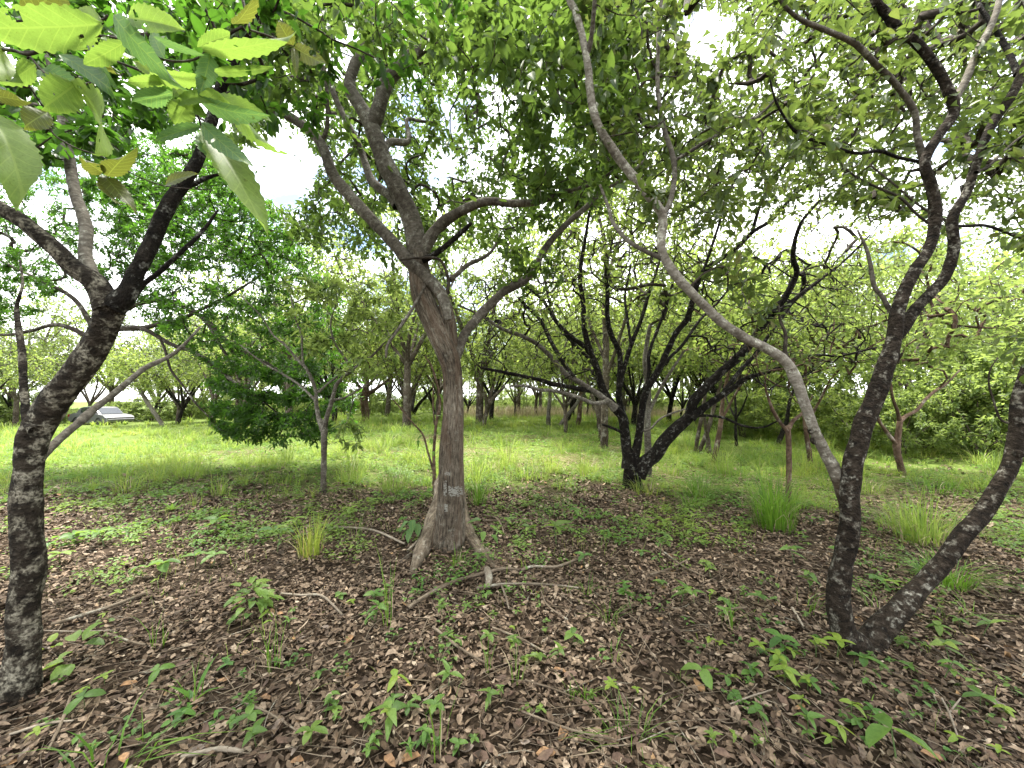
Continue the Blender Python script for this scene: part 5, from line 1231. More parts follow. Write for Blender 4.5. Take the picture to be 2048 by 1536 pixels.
def later(o, desc, px, py): PENDING.append((o, desc, px, py))
def write_labels():
    by = {}
    for o, desc, px, py in PENDING:
        d = [math.hypot(px - m[0][0], (py - m[0][1]) * 1.6) for m in MARKS]
        for j in np.argsort(d):
            if MARKS[j][1] not in desc: break
        by.setdefault((desc, MARKS[j][1]), []).append((d[j], o))
    for (desc, mk), rows in by.items():
        rows.sort(key=lambda r: r[0])
        for i, (_, o) in enumerate(rows):
            if len(rows) == 1: o['label'] = f'{desc}, close to the {mk}'
            else: o['label'] = f'{desc}, {ORD[min(i, 24)]} one out from the {mk}'

# ------------------------------------------------------------------ grass tufts
g = np.random.default_rng(910)
def tuft(px, py, hpx, wpx, n, desc, mat='tuft', bw=.006, bend=.55, straight=False):
    b = ground(px, py); d = depth_of(b); h = hpx / F * d; w = wpx / F * d
    root = empty('grass_tuft', b, None, 'grass tuft', 'grass tufts')
    for nm, nn, hf, m_ in (('blades', n, 1.0, mat), ('dead_blades', max(2, n // 9), .6, 'straw')):
        a = g.uniform(0, 6.283, nn); rr = w * .30 * np.sqrt(g.random(nn)); 
        P = np.stack((rr * np.cos(a), rr * np.sin(a), np.full(nn, -.01)), -1)
        hh = h * hf * g.uniform(.5, 1.12, nn) * 1.12
        bd = np.clip(g.uniform(.15, 1.9, nn) * w / max(h, .01) * .6 * bend / .55, .03, 1.3)
        V, Q, T = blades(P, a + g.normal(0, .5, nn), hh, bd, np.full(nn, bw) * g.uniform(.6, 1.3, nn))
        o = link(nm, new_mesh(nm, V, Q, T, G[m_]), root); o['kind'] = 'stuff'
    later(root, desc, px, py)
    return root
TUFTS = [(700, 965, 55, 60, 90, 0), (790, 985, 60, 70, 110, 0), (1012, 938, 62, 60, 110, 0), (955, 1008, 60, 45, 60, 1), (1100, 945, 48, 50, 70, 0), (960, 945, 40, 40, 50, 0), (1175, 955, 45, 45, 60, 0), (1400, 992, 50, 70, 120, 1), (1385, 1012, 35, 60, 70, 1),
         (1548, 1058, 105, 85, 220, 1), (1590, 1015, 40, 60, 60, 0), (1850, 1085, 90, 110, 200, 0), (1890, 1170, 60, 90, 120, 1), (1790, 1060, 50, 70, 70, 0), (1290, 990, 40, 60, 60, 0), (620, 1115, 70, 50, 60, 0), (1740, 985, 40, 70, 80, 0), (1650, 975, 40, 70, 70, 0), (1870, 985, 45, 90, 90, 1), (1960, 980, 40, 80, 80, 0),
         (1480, 955, 40, 60, 60, 0), (1340, 950, 35, 50, 60, 0), (560, 935, 35, 60, 50, 0), (380, 955, 45, 60, 70, 0), (255, 985, 50, 50, 50, 0), (440, 990, 40, 40, 40, 0), (855, 935, 60, 50, 70, 0), (1135, 900, 35, 60, 60, 0), (1240, 935, 30, 40, 40, 0), (1700, 930, 40, 60, 60, 0), (905, 905, 0, 0, 0, 0)]
for px, py, hp, wp, n, k in TUFTS:
    if n: tuft(px, py, hp * 1.3, wp * 1.35, int(n * 1.3), 'dense dark green grass tuft' if k else 'loose bright green grass tuft', 'tuft' if k else 'grass', bw=.007)
g = np.random.default_rng(915)
for i in range(64):
    px = g.uniform(560, 2040); py = g.uniform(868, 960)
    if min(abs(px - q) for q in (897, 1265, 1690, 646)) < 40: continue
    s = 3.4 * (py - 800) / 100 * 10
    tuft(px, py, s * g.uniform(.8, 1.5), s * g.uniform(.9, 1.6), int(g.uniform(40, 80)), ('tall feathery' if i % 2 else 'spreading pale') + ' grass tuft in sun', 'grass', bw=.008)
# wiry clumps near the lens
tuft(228, 1545, 120, 190, 22, 'arching grass clump with long drooping blades', 'tuft', .009, 1.0)
tuft(1252, 1502, 85, 170, 26, 'wiry clump of thin arching grass blades', 'tuft', .004, 1.1)
tuft(1275, 1468, 75, 90, 14, 'small wiry tuft of grass', 'tuft', .004, .9)
for px, py, hp, wp, n in ((878, 1520, 165, 60, 5), (1035, 1360, 115, 50, 7), (778, 1250, 150, 60, 7), (975, 1350, 100, 30, 5), (535, 1335, 110, 30, 6), (555, 1345, 130, 60, 6), (312, 1300, 85, 40, 7), (385, 1408, 75, 60, 7), (1465, 1265, 90, 40, 7), (1140, 1400, 60, 30, 7), (1230, 1320, 55, 40, 10), (1175, 1190, 45, 50, 14), (715, 1080, 80, 40, 9), (915, 1130, 45, 40, 22), (1220, 1250, 60, 50, 14), (1610, 1220, 75, 60, 14), (1755, 1225, 75, 70, 9), (1945, 1235, 60, 60, 10), (1905, 1240, 50, 50, 10), (1360, 1360, 30, 30, 10), (1170, 1400, 50, 30, 8), (1555, 1500, 60, 70, 5), (1740, 1420, 50, 60, 3)):
    tuft(px, py, hp, wp, n, 'few tall thin grass blades in litter', 'tuft', .005, .8)

# ------------------------------------------------------------------ seedlings: prototypes, then copies with their own leaves
def leaf_me(L, W, mat, v, kind='ellipse', fold=.2, droop=.35, nu=6):
    t = LEAF[kind]; us = np.linspace(0, 1, nu + 1)
    edge = np.interp(us, [0] + [a for a, b, _ in t[1:3]] + [1], [0.03] + [b for a, b, _ in t[1:3]] + [0.03]); edge[1] *= 1.25; edge[-2] *= 1.2
    rows = [(u * L, s * e * W, fold * W * abs(s) * e * 2 - droop * L * u * u + .02 * L * math.sin(7 * u + 2 * v + s)) for u, e in zip(us, edge) for s in (-1, 0, 1)]
    i = np.arange(nu)[:, None] * 3 + np.arange(2)[None, :]
    Q = np.stack((i, i + 1, i + 4, i + 3), -1).reshape(-1, 4)
    B = np.array([(u, s * e, 0) for u, e in zip(us, edge) for s in (-1, 0, 1)])
    return new_mesh('leaf', np.array(rows), Q, None, mat, True, B)
def orient(o, az, el, roll=0):
    o.rotation_euler = (Matrix.Rotation(az, 4, 'Z') @ Matrix.Rotation(-el, 4, 'Y') @ Matrix.Rotation(roll, 4, 'X')).to_euler()

def proto_star(n, L, W, mat, kind, seed, h=.07, el=.25):
    g = np.random.default_rng(seed); root = empty('seedling', (0, 0, 0))
    acc = Acc(); bend = g.normal(0, .015, 2)
    P = np.array([(0, 0, -.01), (bend[0] * .5, bend[1] * .5, h * .5), (bend[0], bend[1], h)]); tube(acc, catmull(P, 5), np.linspace(.0022, .0016, 5), 6, seed=seed)
    acc.obj('stem', G['stem'], root)
    for i in range(n):
        me = leaf_me(L * g.uniform(.75, 1.15), W * g.uniform(.85, 1.1), G[mat], i, kind)
        o = link('leaf', me, root, (bend[0], bend[1], h * (1 - .45 * (i >= 4) * g.uniform(.3, 1)))); orient(o, i * 6.283 / min(n, 4) + g.normal(0, .25) + (i >= 4) * .8, el + g.normal(0, .18), g.normal(0, .2))
    return root
def proto_vine(n, L, mat, seed):
    """trailing runner with heart-shaped leaves"""
    g = np.random.default_rng(seed); root = empty('creeper', (0, 0, 0)); acc = Acc()
    pts = [(0, 0, .005)]; a = g.uniform(0, 6.28)
    for i in range(6):
        a += g.normal(0, .5); q = pts[-1]; pts.append((q[0] + .05 * math.cos(a), q[1] + .05 * math.sin(a), .03 + .025 * math.sin(i * 1.3)))
    c = catmull(np.array(pts), 26); tube(acc, c, np.linspace(.002, .001, 26), 5, seed=seed); acc.obj('stem', G['stem'], root)
    for i in range(n):
        q = c[int((i + .6) / n * 25)]; s = g.choice((-1, 1)); az = g.uniform(0, 6.28)
        me = leaf_me(L * g.uniform(.7, 1.15), L * .85, G[mat], i, 'ovate', .15, .25)
        pt = np.array((q[0] + .02 * math.cos(az), q[1] + .02 * math.sin(az), q[2] + g.uniform(.02, .06)))
        acc = Acc(); tube(acc, np.array([q, (q + pt) / 2 + np.array((0, 0, .008)), pt]), np.array((.0011, .0010, .0009)), 4, cap=False)
        acc.obj('leaf_stalk', G['stem'], root)
        o = link('leaf', me, root, tuple(pt)); orient(o, az, g.normal(.0, .3), g.normal(0, .25))
    return root
SEED = {'s4': proto_star(4, .070, .036, 'herb', 'ellipse', 701), 's5': proto_star(5, .075, .034, 'herb', 'lance', 702, .09), 's6': proto_star(6, .062, .034, 'herb', 'ellipse', 703, .06),
        't3': proto_star(3, .085, .045, 'herb', 'ellipse', 704, .08, .12), 'y4': proto_star(4, .060, .034, 'herb_yellow', 'ellipse', 705, .10, .35), 'y6': proto_star(6, .055, .028, 'herb_yellow', 'ellipse', 706, .09),
        'v8': proto_vine(8, .048, 'herb', 707), 'v6': proto_vine(6, .055, 'herb', 708), 'm8': proto_star(9, .055, .026, 'herb', 'lance', 709, .12, .5)}
SEED.update({'s4b': proto_star(5, .060, .034, 'herb', 'ovate', 711, .05, .05), 's5b': proto_star(4, .085, .030, 'herb', 'lance', 712, .07, .4), 's6b': proto_star(8, .05, .028, 'herb', 'ovate', 713, .10, .1), 't3b': proto_star(4, .075, .048, 'herb', 'ovate', 714, .06, -.05), 'y4b': proto_star(3, .066, .036, 'herb_yellow', 'ovate', 715, .08, .1), 'y6b': proto_star(7, .05, .03, 'herb_yellow', 'ovate', 716, .07, .0),
             'v8b': proto_vine(11, .042, 'herb', 717), 'v6b': proto_vine(7, .05, 'herb', 718), 'm8b': proto_star(12, .045, .02, 'herb', 'lance', 719, .14, .3)})
DESC = {'s4': 'small four-leaved green seedling', 's5': 'pointed star-leaved green seedling', 's6': 'low six-leaved green seedling', 't3': 'broad three-leaved seedling', 'y4': 'yellowish four-leaved seedling', 'y6': 'yellowish many-leaved seedling', 'v8': 'trailing creeper with heart-shaped leaves', 'v6': 'short creeper with large heart-shaped leaves', 'm8': 'upright narrow-leaved seedling'}
SEEDLINGS = [(775, 1480, 66, 's5'), (748, 1250, 46, 's5'), (748, 1205, 36, 's6'), (777, 1291, 40, 'v6'), (885, 1238, 34, 'm8'), (932, 1224, 22, 's4'), (979, 1290, 36, 's4'), (987, 1238, 20, 's6'), (871, 1326, 70, 'v8'), (900, 1298, 40, 'v6'), (795, 1385, 50, 'y4'), (896, 1388, 52, 's5'), (864, 1438, 46, 's4'), (790, 1425, 34, 's5'), (918, 1512, 34, 's4'), (737, 1512, 42, 's6'), (664, 1440, 34, 's4'), (820, 1522, 36, 'm8'),
    (1034, 1324, 36, 'm8'), (1073, 1326, 40, 's4'), (1113, 1326, 36, 's5'), (1150, 1293, 40, 's4'), (1225, 1400, 32, 'y4'), (1084, 1432, 18, 's4'), (1265, 1230, 52, 'm8'), (1316, 1122, 44, 'm8'), (1320, 1175, 32, 's4'), (1113, 1092, 54, 's5'), (1157, 1050, 40, 's6'), (1168, 1132, 32, 's4'), (1092, 1250, 16, 's6'), (1272, 1395, 18, 'y4'), (1413, 1378, 52, 't3'), (1563, 1312, 52, 's4'), (1512, 1318, 34, 'y4'), (1556, 1330, 40, 's6'), (1632, 1314, 44, 'y6'), (1672, 1320, 46, 'y4'), (1592, 1308, 24, 's4'), (1724, 1342, 48, 's4'), (1504, 1360, 44, 's6'), (1570, 1372, 60, 'y6'), (1629, 1388, 34, 's4'), (1475, 1420, 52, 'v8'), (1519, 1444, 36, 's4'), (1603, 1424, 36, 'y4'), (1618, 1466, 46, 's5'), (1702, 1436, 44, 'y4'), (1713, 1460, 36, 's6'), (1678, 1484, 46, 'y4'), (1749, 1440, 36, 's4'), (1795, 1532, 92, 't3'), (1870, 1512, 56, 'v8'), (1917, 1500, 34, 'y4'), (2008, 1436, 38, 'y6'), (1848, 1388, 66, 'v8'), (1884, 1364, 54, 's6'), (1903, 1330, 50, 's5'), (1811, 1298, 38, 's4'), (1884, 1272, 42, 's4'), (1862, 1248, 66, 'v6'), (1965, 1270, 46, 's5'), (1994, 1362, 54, 'v8'), (1771, 1344, 26, 's4'), (1822, 1348, 30, 's6'), (1369, 1294, 42, 'v6'), (1417, 1301, 32, 'y4'), (1362, 1210, 44, 's5'), (1390, 1214, 42, 's5'), (1515, 1214, 36, 's4'), (1541, 1252, 40, 'v6'), (1504, 1260, 52, 'v8'), (1453, 1240, 34, 's6'), (1556, 1180, 46, 'v6'), (1413, 1137, 32, 's4'), (1424, 1158, 32, 's5'), (1424, 1510, 36, 'm8'), (1738, 1377, 20, 's4'), (2030, 1480, 46, 'v8'), (1960, 1420, 44, 's4'), (1660, 1250, 30, 's6'), (1620, 1180, 44, 's6'), (1590, 1130, 40, 's5'), (1750, 1170, 40, 's4'), (1790, 1190, 30, 'y4'), (1680, 1120, 36, 's6'),
    (380, 1455, 66, 'v8'), (318, 1430, 56, 'v6'), (460, 1412, 46, 'v6'), (492, 1465, 48, 's4'), (514, 1498, 50, 's5'), (622, 1490, 54, 's4'), (648, 1436, 46, 's6'), (673, 1330, 50, 'v6'), (684, 1362, 38, 'v6'), (637, 1360, 32, 's4'), (452, 1346, 26, 's4'), (170, 1418, 42, 't3'), (210, 1376, 30, 'y4'), (318, 1360, 34, 't3'), (536, 1242, 26, 'y4'), (579, 1257, 24, 's5'), (579, 1338, 22, 's6'), (260, 1172, 40, 's6'), (210, 1092, 46, 's5'), (145, 1092, 44, 's6'), (434, 1066, 52, 's6'), (391, 1135, 44, 's5'), (427, 1136, 40, 's4'), (554, 1106, 40, 'm8'), (659, 1074, 40, 's6'), (232, 1206, 24, 'y4'), (322, 1155, 50, 't3'), (120, 1130, 40, 's4'), (510, 1430, 36, 'm8'), (160, 1480, 54, 'v8'), (270, 1465, 54, 'v6'), (940, 1075, 40, 'v6'), (970, 1100, 30, 'v6'), (960, 1128, 30, 's6'), (1060, 1075, 36, 's6'), (1020, 1060, 34, 's5'), (1200, 1090, 34, 's6'), (1240, 1060, 36, 's5'), (1330, 1060, 34, 's6'), (1280, 1120, 30, 's4'), (820, 1068, 40, 'v6'), (700, 1040, 40, 's6'), (600, 1060, 36, 's5')]
g = np.random.default_rng(920)
for px, py, sp, kind in list(SEEDLINGS):      # they come up in small companies
    if py > 1180:
        for _ in range(g.integers(0, 3)):
            SEEDLINGS.append((min(2036, max(12, px + g.normal(0, 48))), min(1528, py + g.normal(0, 24)), sp * g.uniform(.4, .8), kind if g.random() < .6 else g.choice(['s4', 's6', 'y6', 'm8', 'y4'])))
for px, py, sp, kind in SEEDLINGS:
    b = ground(px, py); d = depth_of(b); want = 1.3 * sp / F * d; base = .15 if kind[0] != 'v' else .30
    o = copy_thing(SEED[kind + ('b' if g.random() < .5 else '')], b, g.uniform(0, 6.283), min(2.4, max(.5, want / base)), None, 'creeper' if kind[0] == 'v' else 'seedling', 'creepers in the litter' if kind[0] == 'v' else 'seedlings in the litter')
    later(o, DESC[kind], px, py)
for p in SEED.values():
    for ch in list(p.children): bpy.data.objects.remove(ch)
    bpy.data.objects.remove(p)

def leafy_plant(name, label, px, py, spec, mat, kind='ovate', cat='plant', stem_h=None):
    """one-off plant; spec rows: (azimuth deg, elevation deg, height, reach, leaf length, leaf width)"""
    b = ground(px, py); root = empty(name, b, label, cat)
    for i, (az, el, h, reach, L, W) in enumerate(spec):
        a = R(az); tip = np.array((math.cos(a) * reach, math.sin(a) * reach, h))
        acc = Acc(); tube(acc, catmull(np.array([(0, 0, -.01), tip * np.array((.4, .4, .6)), tip]), 6), np.linspace(.003, .0016, 6), 5); acc.obj('stem', G['stem'], root)
        o = link('leaf', leaf_me(L, W, G[mat], i, kind, .22, .3), root, tuple(tip)); orient(o, a, R(el), g.normal(0, .15))
    return root
g = np.random.default_rng(930)
leafy_plant('leafy_bush', 'round knee-high bush of overlapping bright green leaves in the litter', 505, 1228, [(g.uniform(0, 360), g.uniform(-25, 25), z, rr, g.uniform(.07, .095), .05) for z, rr in [(g.uniform(.03, .20), g.uniform(.02, .13)) for _ in range(44)]], 'herb')
leafy_plant('young_plant', 'young plant holding up two large pale green leaves like wings', 548, 1090, [(178, 12, .15, .02, .18, .075), (2, 8, .15, .02, .18, .08), (250, 60, .15, .01, .05, .03), (80, 60, .15, .01, .06, .03)], 'leaf_big_blue', 'ellipse')
leafy_plant('rosette_plant', 'low rosette of long bluish leaves in bare litter near the slim pale tree', 342, 1025, [(a, 25 + 20 * (a % 3), .03, .01, .15, .04) for a in range(0, 360, 40)], 'herb', 'lance')
leafy_plant('round_leaved_plant', 'pale plant with round downy leaves at the foot of the crooked tree', 152, 1335, [(-70, -10, .05, .05, .11, .085), (-150, -5, .05, .05, .11, .085), (-100, 10, .10, .02, .06, .045), (20, 5, .12, .03, .09, .07), (90, 15, .13, .03, .09, .06), (150, 20, .14, .03, .09, .07), (60, 55, .15, .02, .09, .05)], 'herb', 'ellipse')
leafy_plant('young_plant', 'small plant with a few pale crinkled leaves touching the crooked tree', 98, 1312, [(0, 30, .05, .02, .06, .045), (120, 40, .07, .02, .06, .045), (240, 30, .05, .02, .06, .04)], 'herb_yellow')
leafy_plant('lettuce_plant', 'upright plant with long narrow leaves fanned like a lettuce', 385, 1410, [(200, 65, .02, .01, .13, .035), (60, 78, .02, .01, .19, .03), (10, 40, .02, .01, .14, .035), (300, 25, .02, .01, .08, .035), (140, 30, .02, .01, .07, .03)], 'herb', 'lance')
leafy_plant('broad_leaved_plant', 'broad-leaved plant with drooping leaves against the straight tree roots', 968, 1085, [(180, 5, .22, .03, .15, .09), (20, -15, .16, .06, .11, .06), (-40, -20, .10, .10, .11, .07), (-90, -30, .14, .08, .10, .06)], 'herb')
leafy_plant('dark_leaved_plant', 'shrubby plant with dark bluish leaves beside a root of the straight tree', 830, 1085, [(200, -30, .22, .06, .14, .09), (250, -40, .16, .05, .14, .09), (160, -10, .24, .10, .12, .08), (300, -35, .20, .03, .13, .08), (100, 0, .28, .04, .12, .07), (180, -45, .12, .08, .11, .07), (270, -50, .26, .08, .12, .08)], 'leaf_big_blue')
# sapling stems beside the straight trunk
bs = ground(868, 985)
dd = depth_of(bs)
sap = empty('stem_sapling', bs, 'thin two-stemmed sapling with a few drooping leaves hugging the straight trunk', 'sapling')
for tr, dz in (([(869, 990, 8), (868, 940, 7), (868, 900, 6), (872, 850, 6), (880, 800, 5), (866, 740, 4), (850, 712, 3)], .0), ([(866, 940, 5), (856, 905, 4), (846, 870, 4), (825, 845, 3), (800, 815, 3), (782, 795, 2)], .05), ([(869, 850, 3), (866, 810, 3), (866, 770, 2)], .0)):
    c = limb_curve(tr, dd, dd + dz, .03); acc = Acc(); tube(acc, c[:, :3], c[:, 3], 8, .08, seed=3); acc.obj('stem', G['bark_red'], sap)
tm = leaf_templates('ovate', .52, .2, .35, G['herb'])
for px, py, L, az, el in ((868, 770, .10, 60, -30), (878, 788, .10, -20, -40), (845, 872, .12, 190, -20), (838, 880, .10, 250, -60), (862, 876, .10, -60, -60), (868, 902, .08, -100, -50), (848, 862, .06, 90, 30), (873, 832, .07, 20, 10),
                          (866, 980, .20, 190, -12), (866, 1000, .16, 265, -60), (872, 985, .14, 0, 5), (860, 990, .12, 215, -40), (902, 998, .12, -20, -10), (900, 1002, .10, 200, -5), (904, 1004, .09, -70, -55), (858, 1012, .10, 230, -50)):
    p = at(px, py, dd - .10); a, e = R(az), R(el)
    place_leaf(tm[px % 3], p, (math.cos(a) * math.cos(e), math.sin(a) * math.cos(e) * .5, math.sin(e)), (0, -.35, 1), L, sap)

# ------------------------------------------------------------------ fallen sticks
def stick(label, pts, mat='twig', lift=.6, w_end=.55, name='fallen_branch'):
    P = np.array([ground(p[0], p[1]) for p in pts]); ws = np.array([p[2] * .42 * depth_of(q) / F for p, q in zip(pts, P)])
    P[:, 2] += ws * lift + .036
    c = catmull(np.column_stack((P, ws)), 40)
    b = c[20, :3].copy(); b[2] = float(gz(b[0], b[1]))
    root_acc = Acc(); tube(root_acc, c[:, :3] - b, c[:, 3], 8, .16, 0, True, seed=len(label))
    o = root_acc.obj(name, G[mat]); o.location = tuple(b)
    return tag(o, label, 'stick', 'fallen sticks')
stick('long curved grey branch arching over the litter below the roots', [(815, 1230, 9), (850, 1205, 9), (900, 1178, 9), (965, 1158, 8), (1012, 1147, 7), (1040, 1150, 4)])
stick('straightish stick lying just below the curved grey branch', [(953, 1187, 6), (1012, 1179, 6), (1084, 1179, 5), (1157, 1186, 4)], 'twig_pale')
stick('short twig leaning down from the straightish stick', [(1003, 1181, 5), (1012, 1206, 5), (1018, 1229, 4)], 'twig_pale')
stick('dark stick pointing toward the lens below the trefoil creeper', [(866, 1268, 7), (918, 1309, 6), (972, 1342, 5)])
stick('thin dark stick beside a sprouting grass blade', [(985, 1268, 5), (1040, 1290, 5), (1092, 1320, 4)])
stick('long brown twig running diagonally through the lower litter', [(1044, 1440, 5), (1140, 1477, 5), (1229, 1498, 4)])
stick('pale twig meeting the root of the straight tree', [(650, 1061, 4), (740, 1067, 5), (809, 1096, 5)], 'twig_pale')
stick('short pale twig propped against a root of the straight tree', [(815, 1111, 6), (828, 1098, 6), (840, 1085, 5)], 'twig_pale')
stick('long dead branch slanting beside the crooked tree', [(101, 1262, 7), (217, 1226, 8), (290, 1197, 6)])
stick('thin straight straw beside the crooked tree', [(78, 1273, 3), (152, 1275, 3), (230, 1272, 2)], 'twig_pale')
stick('short bent twig between crooked tree and leafy bush', [(217, 1280, 4), (260, 1296, 5), (290, 1302, 4)])
stick('grey stick below the crooked tree among creepers', [(18, 1487, 6), (90, 1465, 6), (145, 1458, 4)], 'twig_pale')
stick('broken pale branch lying at the lower edge by the arching clump', [(362, 1534, 9), (434, 1519, 11), (485, 1523, 9)], 'twig_pale')
stick('long thin twig curving between two creepers', [(474, 1414, 5), (543, 1447, 5), (604, 1487, 4)])
stick('bleached curved twig beside the round leafy bush', [(561, 1197, 4), (600, 1201, 5), (644, 1203, 5), (684, 1241, 5)], 'twig_pale')
stick('bleached stick slanting at the base of the crooked tree', [(0, 1388, 8), (35, 1356, 6)], 'twig_pale')
stick('dark stick running up from the lower edge past creepers', [(95, 1520, 7), (125, 1455, 7), (140, 1410, 6)])
stick('short grey stick near the base of the three-stemmed tree', [(1585, 1228, 6), (1607, 1265, 5)], 'twig_pale')
stick('level brown stick between creepers near the three-stemmed tree', [(1431, 1234, 5), (1494, 1226, 5)])
stick('bare forked twig bleached pale near the broad three-leaved plant', [(1884, 1413, 4), (1898, 1440, 5), (1916, 1490, 4)], 'twig_pale')
stick('tiny pale twig crossing the bare forked one', [(1900, 1442, 4), (1922, 1412, 3)], 'twig_pale')
stick('thin curved stick below the blackish tree', [(1300, 1159, 5), (1336, 1148, 5), (1384, 1124, 4)])
stick('straight thin twig crossing near paired seedlings', [(1322, 1108, 4), (1366, 1141, 4), (1410, 1163, 3)])
stick('bent stick continuing past the curved grey branch', [(1041, 1151, 6), (1066, 1143, 6), (1113, 1143, 6), (1157, 1126, 5)])
stick('small curved stick behind the root of the straight tree', [(967, 1037, 4), (990, 1042, 5), (1003, 1058, 4), (1008, 1076, 3)])
stick('thin level stick behind the straight tree', [(965, 1048, 4), (1000, 1049, 5), (1037, 1046, 4)])
stick('thin twig slanting in mid litter toward the wiry clump', [(1081, 1190, 3), (1095, 1222, 4), (1135, 1251, 3)])
stick('stubby grey root chunk under the curved grey branch', [(974, 1152, 16), (978, 1168, 17), (975, 1186, 13)], 'twig_pale', name='wood_chunk')
stick('thin brown twig low beside the wiry clump', [(1050, 1375, 4), (1110, 1395, 4), (1165, 1418, 3)])
stick('slim twig curving through seedlings near the three-stemmed tree', [(1460, 1425, 3), (1500, 1410, 4), (1545, 1395, 3)], 'twig_pale')

# ------------------------------------------------------------------ the largest fallen leaves, one by one
g = np.random.default_rng(940)
FALL = {'fallen_dark': 'large dark brown curled leaf lying on the litter close to the lens', 'fallen_pale': 'large pale grey dry leaf lying on the litter close to the lens', 'fallen_tan': 'large orange-tan dry leaf lying on the litter close to the lens'}
meshes = {}
for m_ in FALL:
    meshes[m_] = []
    for v in range(4):
        us = np.linspace(0, 1, 7); edge = np.sin(np.pi * np.clip(us * .92 + .04, 0, 1)) ** .75 * .5 * (1 + .12 * g.normal(size=7)); edge[0] = edge[-1] = .03
        ph = g.uniform(0, 6.28); cu = g.uniform(-.4, .8); ro = g.uniform(-.3, .9)
        rows = [(u - .5, s * e * .46, ro * abs(s) ** 1.6 * e * .5 + cu * (u - .5) ** 2 * .8 + .025 * math.sin(8 * u + 3 * s + ph)) for u, e in zip(us, edge) for s in (-1, -.5, 0, .5, 1)]
        i = np.arange(6)[:, None] * 5 + np.arange(4)[None, :]
        meshes[m_].append(new_mesh('fallen_leaf', np.array(rows), np.stack((i, i + 1, i + 6, i + 5), -1).reshape(-1, 4), None, G[m_]))
for i in range(170):
    px = g.uniform(10, 2040); py = 1536 - 330 * g.random() ** 1.5
    b = ground(px, py); m_ = g.choice(list(FALL), p=(.74, .14, .12))
    o = bpy.data.objects.new('fallen_leaf', meshes[m_][g.integers(4)]); COL.objects.link(o)
    s = g.uniform(.045, .085); o.scale = (s, s, s)
    o.location = (b[0], b[1], b[2] + .024 + .006 * g.random()); o.rotation_euler = (g.normal(0, .25), g.normal(0, .25), g.uniform(0, 6.28))
    tag(o, FALL[m_], 'fallen leaf', 'large fallen leaves, ' + m_.split('_')[1])

# ------------------------------------------------------------------ leafy branch hanging in close to the lens
br = empty('overhanging_branch', at(-160, 70, .95), 'leafy branch with big translucent lime leaves reaching in close overhead', 'branch')
for tr, d0, d1 in (([(-200, 75, 12), (-60, 95, 11), (20, 100, 10), (62, 108, 9), (120, 78, 8), (200, 72, 7), (260, 86, 7), (330, 120, 6), (392, 118, 5), (425, 84, 4)], .95, .85),
                   ([(40, 106, 8), (90, 102, 8), (160, 98, 7), (230, 122, 6), (300, 150, 6), (345, 175, 5), (385, 210, 5), (402, 250, 5), (408, 285, 4)], .93, .88),
                   ([(55, 108, 6), (95, 150, 5), (140, 165, 4)], .93, .85), ([(96, 225, 4), (104, 265, 4), (150, 295, 4), (205, 314, 3), (262, 346, 3), (330, 372, 3), (420, 380, 2)], 1.05, 1.2), ([(60, 110, 6), (45, 140, 5), (70, 190, 4), (96, 226, 4)], .95, 1.05),
                   ([(-200, 60, 10), (-60, 48, 8), (100, 40, 7), (200, 40, 6), (215, 30, 5)], .95, .80), ([(500, 60, 5), (545, 75, 5), (585, 92, 4)], 1.2, 1.25), ([(480, -20, 7), (492, 25, 6), (500, 60, 5)], 1.25, 1.2), ([(-140, 200, 7), (-60, 205, 5), (-15, 215, 4)], .9, .85)):
    c = limb_curve(tr, d0, d1, .012); acc = Acc(); tube(acc, c[:, :3], c[:, 3], 10, .14, seed=int(d0 * 100)); acc.obj('twig', G['bark_twig'], br)
